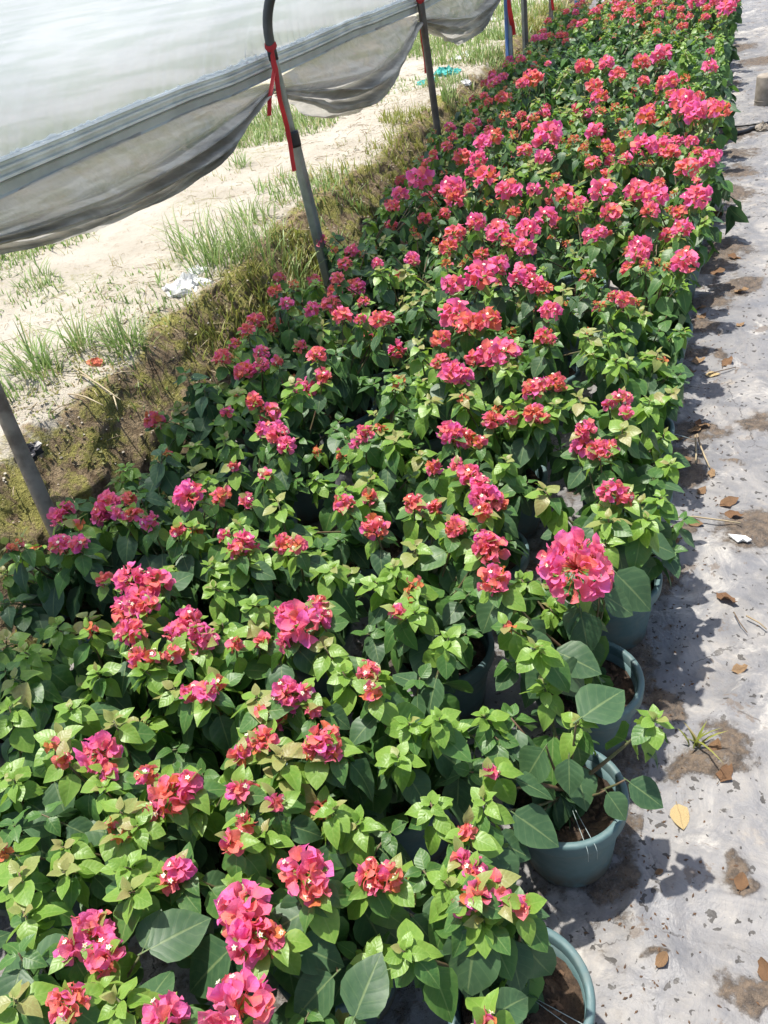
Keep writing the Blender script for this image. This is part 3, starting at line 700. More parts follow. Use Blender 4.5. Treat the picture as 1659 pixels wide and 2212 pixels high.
# low mossy leaflets on the bank face
mm = MB()
for _ in range(9000):
    y = rg.uniform(0.7, 9.5); u = rg.uniform(0.0, 0.48)
    if fbm(u*6, y*4, 6, 3) < 0.02: continue
    (x, yy, z), _a = bank_fn(u, y)
    s_ = rg.uniform(0.004, 0.011); a = rg.uniform(0, 6.283); t_ = rg.uniform(-0.3, 0.9)
    d = Vector((math.cos(a), math.sin(a), t_))*s_; e = Vector((-math.sin(a), math.cos(a), rg.uniform(-.4, .4)))*s_*0.6
    c = Vector((x + 0.004, yy, z + 0.004)); mm.add([c, c + d*0.6 + e, c + d*1.3, c + d*0.6 - e], [(0, 1, 2, 3)], 0, [(0, 0, 0), (1, .5, 0), (0, 1, 0), (-1, .5, 0)])
M['moss_leaf'] = grass_mat('moss_leaf', (0.11, 0.12, 0.02), (0.24, 0.235, 0.045), (0.20, 0.13, 0.06))
tag(obj('moss', mm.mesh('moss', M['moss_leaf'], False)), 'yellow-green moss clinging to the face of the earth bank', 'moss', kind='stuff')
ms_, mp_ = MB(), MB()
for _ in range(1100):
    y = rg.uniform(0.9, 8.0); u = abs(rg.gauss(0.35, 0.28)) + 0.12
    x = BX - u; z = bank_z(u, y)[0] + 0.003; L = rg.uniform(0.015, 0.09); a = rg.uniform(0, 6.283)
    d = Vector((math.cos(a), math.sin(a), rg.uniform(-.1, .15)))*L
    ms_.tube([Vector((x, y, z)), Vector((x, y, z + rg.uniform(0, .006))) + d*0.5, Vector((x, y, z)) + d], [rg.uniform(0.0007, 0.002)]*3, 4)
for _ in range(1800):
    y = rg.uniform(0.9, 8.0); u = rg.choice((abs(rg.gauss(0.25, 0.2)) + 0.06, rg.uniform(0.1, 1.2))); (x, yy, z), _a = bank_fn(u, y); r_ = rg.uniform(0.002, 0.008)
    q = [Vector((x, yy, z)) + Vector((rg.uniform(.6, 1.2)*r_*a, rg.uniform(.6, 1.2)*r_*b, rg.uniform(.4, .8)*r_*c)) for a, b, c in ((1,0,0),(-1,0,0),(0,1,0),(0,-1,0),(0,0,1),(0,0,-1))]
    mp_.add(q, [(0,2,4),(2,1,4),(1,3,4),(3,0,4),(2,0,5),(1,2,5),(3,1,5),(0,3,5)])
tag(obj('straw', ms_.mesh('straw', M['straw'])), 'dry straw and broken stalks strewn along the top of the bank', 'straw', kind='stuff')
tag(obj('pebbles', mp_.mesh('pebbles', M['pebble'], False)), 'pale grit and crumbs scattered over the bank', 'grit', kind='stuff')
for i, (pa, pb) in enumerate((((160, 800), (240, 858)), ((175, 815), (262, 868)), ((150, 858), (225, 880)), ((248, 862), (256, 890)))):
    a, b = ground_at(*pa), ground_at(*pb); a.z += 0.012; b.z += 0.008; mid = a.lerp(b, 0.5) + Vector((rg.uniform(-.01, .01), 0, .01))
    m = MB(); m.tube([a, a.lerp(mid, .5) + Vector((0, 0, .004)), mid, mid.lerp(b, .5), b], [0.0026, 0.003, 0.0026, 0.0022, 0.0014], 6)
    tag(obj('dry_stick', m.mesh('dry_stick', M['straw'])), 'pale dry stick lying on the bank beside the red-orange scrap', 'stick', 'dry sticks on the bank')

# ------------------------------------------------------------------ leaf, bract and floret meshes
def blade_mb(W, a, b, curl, fold, wav, ph, nl=6, nw=4, petiole=0.16, cup=0.0, lean=0.0):
    m = MB(); pk = a/(a+b); nrm = 1/((pk**a)*((1-pk)**b)); vs, at = [], []
    for i in range(nl+1):
        t = min(0.999, max(0.012, (i/nl)**0.92)); w_ = max(0.004, W*nrm*(t**a)*((1-t)**b))
        for j in range(nw+1):
            q = 2*j/nw - 1; x = q*w_
            z = -curl*t*t + fold*abs(x)*(1 - 0.4*t) + cup*(q*q)*w_*w_*3 + wav*math.sin(7.5*t + ph + (1.9 if q > 0 else 0))*abs(q)*min(1, w_/W)
            vs.append(Vector((x + lean*t*t, t*(1 - 0.12*curl), z))); at.append((q, t, 0))
    k = nw+1
    m.add(vs, [(i*k+j, i*k+j+1, (i+1)*k+j+1, (i+1)*k+j) for i in range(nl) for j in range(nw)], 0, at)
    if petiole:
        p = [Vector((-.014, -petiole, .0)), Vector((.014, -petiole, 0)), Vector((.016, .03, 0.004)), Vector((-.016, .03, 0.004)), Vector((0, -petiole, -.02)), Vector((0, .03, -.016))]
        m.add(p, [(0, 1, 2, 3), (1, 4, 5, 2), (4, 0, 3, 5)], 0, [(0, .05, 0)]*6)
    return m
LEAFP = [dict(W=.37, a=.56, b=.98, curl=.16, fold=.20, wav=.035, ph=0.3), dict(W=.35, a=.55, b=1.05, curl=.38, fold=.24, wav=.060, ph=2.0, lean=.04),
         dict(W=.39, a=.58, b=.95, curl=.12, fold=.14, wav=.045, ph=4.1), dict(W=.36, a=.54, b=1.0, curl=.55, fold=.14, wav=.07, ph=5.2, lean=-.05),
         dict(W=.34, a=.56, b=1.08, curl=.34, fold=.34, wav=.08, ph=1.1, lean=.06)]
AGES = ('leaf_dark', 'leaf_mid', 'leaf_young', 'leaf_bronze')
LEAF_HI = [blade_mb(**p) for p in LEAFP]
LEAF_LO = [blade_mb(**p, nl=4, nw=2, petiole=0) for p in LEAFP]
LEAF_ME = {(ag, i): LEAF_HI[i].mesh('leaf', M[ag]) for ag in AGES for i in range(5)}
BRP = [dict(W=.46, a=.5, b=.70, curl=.10, fold=.10, wav=.13, ph=.5, cup=.3), dict(W=.43, a=.48, b=.78, curl=.34, fold=-.1, wav=.16, ph=2.2, cup=.2),
       dict(W=.47, a=.5, b=.72, curl=-.26, fold=.18, wav=.14, ph=4.0, cup=.4), dict(W=.42, a=.52, b=.76, curl=.05, fold=.5, wav=.18, ph=5.0)]
BR_HI = [blade_mb(**p, nl=5, nw=4, petiole=0) for p in BRP]
BR_LO = [blade_mb(**p, nl=3, nw=2, petiole=0) for p in BRP]
BTY = ('bract_pink', 'bract_coral', 'bract_orange')
BR_ME = {(ty, i): BR_HI[i].mesh('bract', M[ty]) for ty in BTY for i in range(4)}
def floret_mb():
    m = MB(); vs = [Vector((0, 0, 0.02))]; n = 10
    for j in range(n):
        a = 2*math.pi*j/n; r = 1.0 if j % 2 == 0 else 0.55; vs.append(Vector((r*math.cos(a), r*math.sin(a), 0.12 if j % 2 == 0 else 0.0)))
    m.add(vs, [(0, 1+j, 1+(j+1) % n) for j in range(n)], 0)
    m.lathe([(0.30, -0.02), (0.22, -0.6), (0.30, -1.6)], 6, 0)
    m.lathe([(0.26, 0.05), (0.20, 0.14), (0.02, 0.10)], 6, 1)
    return m
FLO = floret_mb(); FLO_ME = FLO.mesh('floret', [M['floret'], M['floret_eye']])

def orient(pos, d, nrm, s, roll=0.0):
    """blade along d, face towards nrm, length s, at pos"""
    y = d.normalized(); z = (nrm - y*nrm.dot(y))
    z = z.normalized() if z.length > 1e-5 else y.orthogonal().normalized()
    x = y.cross(z)
    if roll:
        c, q = math.cos(roll), math.sin(roll); x, z = x*c + z*q, z*c - x*q
    return Matrix(((x.x*s, y.x*s, z.x*s, pos.x), (x.y*s, y.y*s, z.y*s, pos.y), (x.z*s, y.z*s, z.z*s, pos.z), (0, 0, 0, 1)))
def bez(B, C, T, t): return B*(1-t)**2 + C*2*t*(1-t) + T*t*t
SCHED = {  # count, size range, distance back from tip, pitch range, ages
 'G': [(4, .016, .026, 0, .006, 60, 25, ('leaf_young', 'leaf_bronze', 'leaf_young')), (5, .030, .044, .006, .018, 18, -18, ('leaf_young',)),
       (6, .042, .060, .016, .042, -15, -52, ('leaf_young', 'leaf_young', 'leaf_mid')), (6, .072, .108, .045, .16, -28, -70, ('leaf_dark', 'leaf_mid', 'leaf_dark'))],
 'B': [(3, .020, .034, 0, .006, 55, 20, ('leaf_bronze',)), (4, .038, .052, .008, .02, 18, -10, ('leaf_bronze', 'leaf_young', 'leaf_young')),
       (6, .048, .068, .02, .05, -12, -50, ('leaf_young', 'leaf_mid')), (6, .070, .102, .05, .17, -28, -70, ('leaf_mid', 'leaf_dark'))],
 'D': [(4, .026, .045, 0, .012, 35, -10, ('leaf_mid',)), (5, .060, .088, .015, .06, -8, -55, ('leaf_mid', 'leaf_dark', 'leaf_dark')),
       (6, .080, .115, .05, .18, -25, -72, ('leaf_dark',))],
 'F': [(2, .024, .038, -.014, .0, 58, 15, ('leaf_young', 'leaf_bronze')), (5, .040, .060, .004, .026, 5, -48, ('leaf_young', 'leaf_mid')), (6, .068, .100, .035, .17, -22, -70, ('leaf_mid', 'leaf_dark', 'leaf_dark'))],
}
def shoot_leaves(ty, B, C, T, rg, scale=1.0):
    out = []; L = (T - B).length; az = rg.uniform(0, 6.283)
    for n, s0, s1, b0, b1, p0, p1, ages in SCHED[ty]:
        for i in range(n):
            f = (i + rg.random()*0.9)/n
            az += 2.39996 + rg.gauss(0, 0.25)
            back = (b0 + (b1 - b0)*f)*scale; t = max(0.22, 1 - back/max(L, .05))
            p = bez(B, C, T, t); pit = R(p0 + (p1 - p0)*f + rg.gauss(0, 12)); s = (s0 + (s1 - s0)*f*rg.uniform(.75, 1.15))*scale*rg.uniform(.85, 1.15)
            d = Vector((math.cos(az)*math.cos(pit), math.sin(az)*math.cos(pit), math.sin(pit)))
            p = p + d*0.15*s
            out.append((rg.choice(ages), rg.randrange(5), orient(p, d, Vector((rg.gauss(0, .22), rg.gauss(0, .22), 1)), s, rg.gauss(0, .22))))
    return out
def head_bracts(kind, Rc, rg, near):
    """bract placements in a flower head centred at the origin"""
    if near:
        L = min(0.029, max(0.019, Rc*0.68)); n = int(max(12, min(120, 17*(Rc/L)**2)))
    else: L = 0.70; n = 34; Rc = 1.0
    if kind == 'O': n = max(6, int(n*0.5)); L *= 0.85
    out = []; ga = 2.39996; off = rg.uniform(0, 6.28)
    for i in range(n):
        z = 1 - (i + 0.5)/n*1.55; r = math.sqrt(max(0, 1 - z*z)); a = off + i*ga + rg.gauss(0, .25)
        u = Vector((r*math.cos(a), r*math.sin(a), z))
        tg = Vector((rg.gauss(0, 1), rg.gauss(0, 1), rg.gauss(0, 1))); tg -= u*tg.dot(u)
        tg.normalize(); d = u*rg.uniform(.45, 1.15) + tg*0.72
        pos = u*max(0.10*Rc, (Rc - L*0.62))*rg.uniform(0.75, 1.1) - tg*L*0.25
        pr = rg.random()
        ty = {'P': ('bract_pink' if pr < .74 else 'bract_coral'), 'C': ('bract_coral' if pr < .68 else 'bract_orange' if pr < .82 else 'bract_pink'),
              'O': ('bract_orange' if pr < .72 else 'bract_coral')}[kind]
        out.append((ty, rg.randrange(4), orient(pos, d, u*0.8 + Vector((rg.gauss(0, .65), rg.gauss(0, .65), .3 + rg.gauss(0, .55))), L*rg.uniform(.75, 1.15), rg.gauss(0, .4)), u))
    return out
rv = random.Random(77)
CLUMP = {}
for ty in SCHED:
    for v in range(6):
        m = MB(); T = Vector((0, 0, 0)); B = Vector((rv.uniform(-.05, .05), rv.uniform(-.05, .05), -.24)); C = Vector((B.x, B.y, -.1))
        for ag, i, X in shoot_leaves(ty, B, C, T, rv): m.xf(LEAF_LO[i], X, AGES.index(ag))
        CLUMP[ty, v] = m.mesh('leaf_clump', [M[a] for a in AGES])
HEAD = {}
for kd in 'PCO':
    for v in range(5):
        m = MB(); hb = head_bracts(kd, 1, rv, False)
        for ty, i, X, u in hb: m.xf(BR_LO[i], X, BTY.index(ty))
        for _ in range(0 if kd == 'O' else 3):
            u = rv.choice(hb)[3]; m.xf(FLO, orient(u*0.98, u.orthogonal(), u, 0.13), 3)
        HEAD[kd, v] = m.mesh('flower_head', [M[t] for t in BTY] + [M['floret']])

# ------------------------------------------------------------------ pots
POT_H = 0.19
m = MB(); m.lathe([(0.001, 0.004), (0.082, 0.004), (0.086, 0.008), (0.094, 0.07), (0.104, 0.13), (0.110, 0.168), (0.104, 0.170), (0.098, 0.12), (0.090, 0.05), (0.001, 0.03)], 40); POT_ME = m.mesh('pot', M['pot'])
m = MB(); m.lathe([(0.1055, 0.1600), (0.1165, 0.1605), (0.1178, 0.1606), (0.1184, 0.1612), (0.1187, 0.164), (0.1200, 0.184), (0.1190, 0.190), (0.1160, 0.1925), (0.1085, 0.1925), (0.1060, 0.190), (0.1040, 0.165)], 44); RIM_ME = m.mesh('rim', M['pot'])
SOIL_ME = []
for v in range(4):
    m = MB(); vs = [Vector((0, 0, .15))]; nr, na = 9, 30
    for i in range(1, nr+1):
        for j in range(na):
            a = 2*math.pi*j/na; r = 0.1005*i/nr; vs.append(Vector((r*math.cos(a), r*math.sin(a), 0.150 + 0.012*fbm(r*40*math.cos(a)+v*9, r*40*math.sin(a), 1, 3))))
    fs = [(0, 1+j, 1+(j+1) % na) for j in range(na)] + [(1+i*na+j, 1+(i+1)*na+j, 1+(i+1)*na+(j+1) % na, 1+i*na+(j+1) % na) for i in range(nr-1) for j in range(na)]
    m.add(vs, fs)
    for _ in range(60):
        a = rv.uniform(0, 6.283); r = 0.083*math.sqrt(rv.random()); c = Vector((r*math.cos(a), r*math.sin(a), .155 + rv.uniform(-.003, .006)))
        X = Matrix.Translation(c) @ Matrix.Rotation(rv.uniform(0, 6.28), 4, 'Z') @ Matrix.Rotation(rv.gauss(0, .5), 4, 'X')
        b = MB(); q = rv.uniform(.003, .010)
        b.add([Vector((q*rv.uniform(.5, 1.6)*math.cos(t), q*rv.uniform(.3, .9)*math.sin(t), rv.uniform(-.002, .003))) for t in (0, 1.1, 2.2, 3.2, 4.2, 5.3)] + [Vector((0, 0, q*.35)), Vector((0, 0, -q*.2))], [(i, (i+1) % 6, 6) for i in range(6)] + [((i+1) % 6, i, 7) for i in range(6)]); m.xf(b, X, 1)
    SOIL_ME.append(m.mesh('soil', [M['soil'], M['bark_chip']], False))

# ------------------------------------------------------------------ where the shoots end, read off the photograph region by region (half-scale region pixels)
OFF = {1: (0, 0), 2: (829.5, 0), 3: (0, 553), 4: (829.5, 553), 5: (0, 1106), 6: (829.5, 1106), 7: (0, 1659), 8: (829.5, 1659)}
TIPS = {
 7: 'P410,720,95 P460,820,85 P320,790,60 C310,1020,85 P1060,640,120 P1080,760,100 C1180,740,65 P1320,460,110 C1360,540,65 C1610,480,75 C750,130,95 P820,80,60 C670,190,45 C640,40,50 P780,450,65 C740,490,60 P1030,100,50 C1075,110,50 C1190,160,45 C1010,330,60 C1060,250,50 O485,255,25 O520,305,30 P720,1090,95 P1040,1060,150 P470,30,45 O20,370,30 B1230,20 G1130,280 G1010,500 B520,190 G590,250 G265,340 B270,450 B80,450 B100,620 G60,50 G440,80 G540,430 B560,540 G430,950 G500,990 B60,1000 G1440,170 G1550,230 G860,170 D80,800 D180,200 D60,250',
 8: 'G200,150 G430,130 P465,20,35 C360,280,35 P340,400,48 P390,460,55 P460,500,48 C390,560,60 P500,570,55 P600,600,45 C340,610,45 G420,640 G260,490 G80,790 C440,1100,40 C30,480,60',
 5: 'P260,30,45 O340,60,25 P440,30,45 P510,15,30 C580,20,40 P650,50,40 P270,150,50 C300,165,30 P345,150,42 O90,140,30 O45,160,25 P570,310,70 P680,310,65 P600,400,65 C640,420,50 P550,440,65 P570,530,65 C450,300,35 O850,80,30 C770,90,35 P970,110,30 P1050,140,48 C1010,170,38 C1090,170,32 P1045,215,30 C1230,150,48 C1290,150,40 C1620,80,60 P820,480,60 P760,530,50 P860,530,50 P900,560,48 C860,600,40 C600,640,52 C670,630,35 C760,620,42 O390,520,35 P1300,500,95 P1240,460,55 P1385,470,55 P1240,570,45 C1375,410,45 C1130,560,38 C1020,580,38 P830,790,48 P900,790,52 C950,745,30 C1600,700,52 C1610,790,48 P1240,800,70 P1320,780,42 C1260,850,55 C1350,870,38 O1130,860,25 P1200,915,28 P440,1060,90 C1140,1000,58 P1080,1000,40 C1400,1000,75 C1350,1030,50 C1440,1040,48 C1040,1060,48 O240,1020,42 C280,1080,30 G830,60 G1030,50 G900,230 G1440,240 G1620,300 G960,480 B1100,500 B1400,580 G1480,690 B750,760 B1110,800 B490,900 G740,590 B380,450 G240,480 G100,600 G420,690 G620,680 B60,720 G40,840 G300,850 B260,960 B1210,1050 G1090,400 G920,330',
 6: 'P830,270,158 C455,180,72 P440,140,50 C475,310,68 C310,80,48 P300,50,35 C410,100,28 O130,330,45 O105,400,32 C60,440,38 O540,500,24 C430,10,45 B970,30 G960,110 G280,540 G650,590 G690,740 G840,900 G1180,890 G240,890 G430,880 G110,910 G60,1060 B130,140 G40,230 G130,430 G1140,30',
 4: 'P300,140,52 P420,105,70 P490,60,52 P600,100,62 P640,130,45 C690,150,38 O880,95,38 P1300,40,62 O1130,50,28 O1220,55,24 P1100,10,45 P310,270,72 C360,310,58 C450,290,58 C250,370,45 P720,255,52 C690,355,42 C720,370,28 C1040,200,42 C990,180,28 O930,225,32 P300,520,58 C250,470,42 P340,530,48 P460,440,65 P520,430,65 C400,450,45 C570,415,28 C10,280,38 C640,590,48 C740,560,48 P670,570,38 C650,690,46 C690,710,28 P1030,630,42 P970,650,28 P1050,690,32 C470,720,46 C550,710,32 O490,670,28 P870,760,46 P860,830,55 C930,850,55 C980,840,38 P290,780,55 C350,800,50 C420,810,28 C215,925,38 P370,960,55 P420,1000,46 P440,1060,72 C490,1070,45 P320,920,36 P980,1030,58 C1040,1050,42 C130,1080,46 C220,1090,36 O340,625,28 O50,570,24 O270,45,28 B150,380 G40,540 B50,780 B200,620 B350,590 G540,480 G560,620 B840,610 G740,640 G530,880 B690,1010 G330,980 G1040,320 G900,420 G1000,450 G960,350 B1030,750 D150,180 B780,140 G1150,620 G1200,1040 G960,1090 B870,330',
 3: 'C1210,100,28 O1270,130,24 C1190,160,32 P1240,215,32 C1110,285,38 C1070,330,36 C1015,385,28 C960,450,42 P1130,430,38 C1060,510,46 P1130,480,36 C1200,465,28 C1300,400,32 P1350,240,38 C1430,220,42 C1480,270,46 P1560,280,28 C1640,290,46 C1370,440,42 C1400,530,36 P980,680,28 C1100,640,42 C1170,690,46 P1200,780,55 P1140,760,38 P1240,830,42 P1150,950,28 C1010,910,24 P820,1050,66 C960,1050,46 P1070,1070,38 P480,1080,55 C560,1060,36 P290,1100,32 P1580,780,42 P1540,820,28 C1490,1080,46 C1600,1050,36 C1460,105,32 P1630,40,28 C1570,205,28 B1390,300 B1270,550 G1250,600 B1020,590 D700,840 D590,1010 D860,530 D800,500 G900,970 G970,790 D1450,420 B1600,950 B1640,60 B1200,1060 D880,560',
 2: 'P160,790,58 P70,850,38 C40,900,34 P300,830,62 C310,870,42 C440,780,56 P430,630,42 C480,600,38 P410,700,42 P375,750,28 P710,600,62 C610,660,34 P690,690,38 C340,690,42 C270,640,24 C215,670,20 C370,565,28 C300,600,20 P910,580,42 C900,715,34 P540,840,56 P650,830,34 C780,850,46 P400,970,46 P700,950,52 P620,1010,56 P490,1015,52 C540,1050,38 C310,1020,46 C280,1080,42 P610,1085,46 C830,900,34 P940,840,56 P1090,840,52 P1170,870,56 C1150,920,42 P1350,870,62 C980,930,46 P930,1015,34 P1290,1000,46 P1110,1080,56 C1310,740,52 P1410,700,46 C1360,660,20 P1120,650,56 P1200,650,46 C1240,670,38 P1290,460,62 P1340,500,56 C1390,490,48 C1450,490,44 C1130,520,44 P1240,360,38 C1210,370,34 P1200,250,48 C1110,280,38 P1410,300,34 P1410,230,20 C860,300,38 P960,285,34 C1010,335,38 C640,355,46 P600,370,28 C510,430,28 P710,280,15 C910,385,38 C930,430,38 C1120,360,28 C1240,420,28 O650,515,24 O520,505,24 O940,490,24 O1040,590,28 O820,610,26 O560,590,24 O740,770,24 O860,650,24 O1000,470,24 O1300,350,26 P1480,50,40 P1350,15,42 P1440,8,30 P1520,5,20 C1110,5,25 C1060,65,25 P910,50,15 C1010,40,25 P845,110,16 P1190,70,20 C1180,15,22 B690,740 B1020,680 D770,640 B660,430 D690,300 G1160,230 G1300,220 G1040,560 B560,740 B790,300 D660,290',
}
# pots stand on a regular staggered grid along the bed
PL = []
COLX = [-0.215, -0.550, -0.885, -1.215, -1.535]
prg = random.Random(21)
for kk in range(-1, 28):
    for c, x in enumerate(COLX):
        y = 0.56 + 0.335*kk + (0.0 if c == 0 else prg.gauss(0, 0.022)) + (0.05*(c % 2) if kk > 2 else 0)
        x_ = x + (0.0 if kk < 1 else prg.gauss(0, 0.018))
        if c == 0 and kk == 1: x_, y = -0.205, 0.93
        if c == 0 and 6 <= kk <= 7: x_ += 0.03
        ok = False
        for z in (0.1, 0.3, 0.5):
            px, py, dz = proj(Vector((x_, y, z)))
            if dz > 0 and -190 < px < IW + 120 and -60 < py < IH + 330: ok = True
        if c == 0 and kk < 0: ok = False
        if ok: PL.append(dict(x=x_, y=y, c=c, k=kk, tips=[], hz=0.47))
for P in PL:
    if P['c'] == 0 and P['k'] == 1: P['hz'] = 0.385
    if P['c'] == 0 and P['k'] == 0: P['hz'] = 0.44
def nearest(p): return min(PL, key=lambda P: (P['x'] - p.x)**2 + (P['y'] - p.y)**2)
trg = random.Random(4)
ALLT = []
for reg, txt in TIPS.items():
    ox, oy = OFF[reg]
    for it in txt.split():
        v = it[1:].split(','); px, py = ox + float(v[0])*0.5, oy + float(v[1])*0.5; rad = float(v[2])*0.5 if len(v) > 2 else 0
        z = 0.47 + trg.uniform(-0.03, 0.02)
        P = nearest(onz(px, py, z)); z += P['hz'] - 0.47; P = nearest(onz(px, py, z)); z = P['hz'] + trg.uniform(-0.03, 0.02)
        p = onz(px, py, z)
        if p.x < BX + 0.06: p = onx(px, py, BX + 0.08)
        if abs(p.x - P['x']) > 0.36 or abs(p.y - P['y']) > 0.5: continue
        dep = proj(p)[2]; rm = rad*dep/FPX
        P['tips'].append((it[0], p, rm)); ALLT.append(p)
BIGL = [(8,400,690,350,1010,.41,.33), (8,560,195,765,335,.30,.26), (8,470,310,645,385,.28,.25), (8,1060,60,1212,168,.27,.24), (8,965,108,1050,228,.27,.23), (8,690,-80,590,70,.36,.29),
        (8,800,-40,800,120,.34,.29), (6,850,890,1040,755,.40,.40), (6,740,600,940,690,.37,.35), (6,850,430,890,625,.41,.33), (6,1000,262,1165,425,.42,.34), (6,950,360,1092,440,.41,.36),
        (6,485,375,420,525,.40,.34), (6,215,530,175,760,.38,.34), (7,640,785,905,640,.43,.42), (7,620,780,690,610,.42,.44), (7,1000,780,785,972,.40,.34), (7,1530,1080,1640,800,.36,.40),
        (7,1270,760,1490,850,.38,.35), (5,715,330,835,255,.42,.42), (6,405,245,335,315,.41,.37), (7,1440,900,1250,1090,.36,.32), (6,640,560,540,640,.37,.35), (8,120,640,220,760,.37,.33)]
NUM = ['', 'one pot', 'two pots', 'three pots', 'four pots', 'five pots', 'six pots', 'seven pots', 'eight pots', 'nine pots']
def words(P, heads, kinds):
    colw = ['path-side pot column', 'second pot column from path', 'middle pot column', 'second pot column from bank', 'pot column against mossy bank'][P['c']]
    y = P['y']
    nm, yp = min((('leaning brown post', 1.5), ('square steel post', 3.5), ('dark brown post', 5.65), ('blue-striped post', 7.9)), key=lambda q: abs(q[1] - y))
    dk = P['k'] - round((yp - 0.56)/0.335)
    lev = 'level with the ' + nm if dk == 0 else (NUM[min(9, abs(dk))] + (' past the ' if dk > 0 else ' before the ') + nm)
    if not heads: d = 'bloomless bougainvillea'
    else:
        d = {'P': 'pink', 'C': 'coral', 'O': 'orange'}[max('PCO', key=lambda t: kinds.count(t))]
        d = ('sparsely blooming %s bougainvillea' if heads <= 2 else 'lush %s bougainvillea' if heads >= 6 else '%s-flowered bougainvillea') % d
    return d + ', ' + colw + ', ' + lev
def dark_zone(x, y): return 5.75 - 0.1*x < y < 7.4 - 0.4*x and x > -1.5
SPECIAL = {(0, 2): 'potted bougainvillea with one huge round pink flower ball beside the path', (0, 1): 'potted bougainvillea with large bare green leaves, soil showing, twine over its rim',
           (0, 0): 'potted bougainvillea with small pink-red heads over one very long leaf, beside the path'}
NEAR_L, NEAR_B = 2.75, 2.1
prg = random.Random(9)
nleaf = nbract = 0
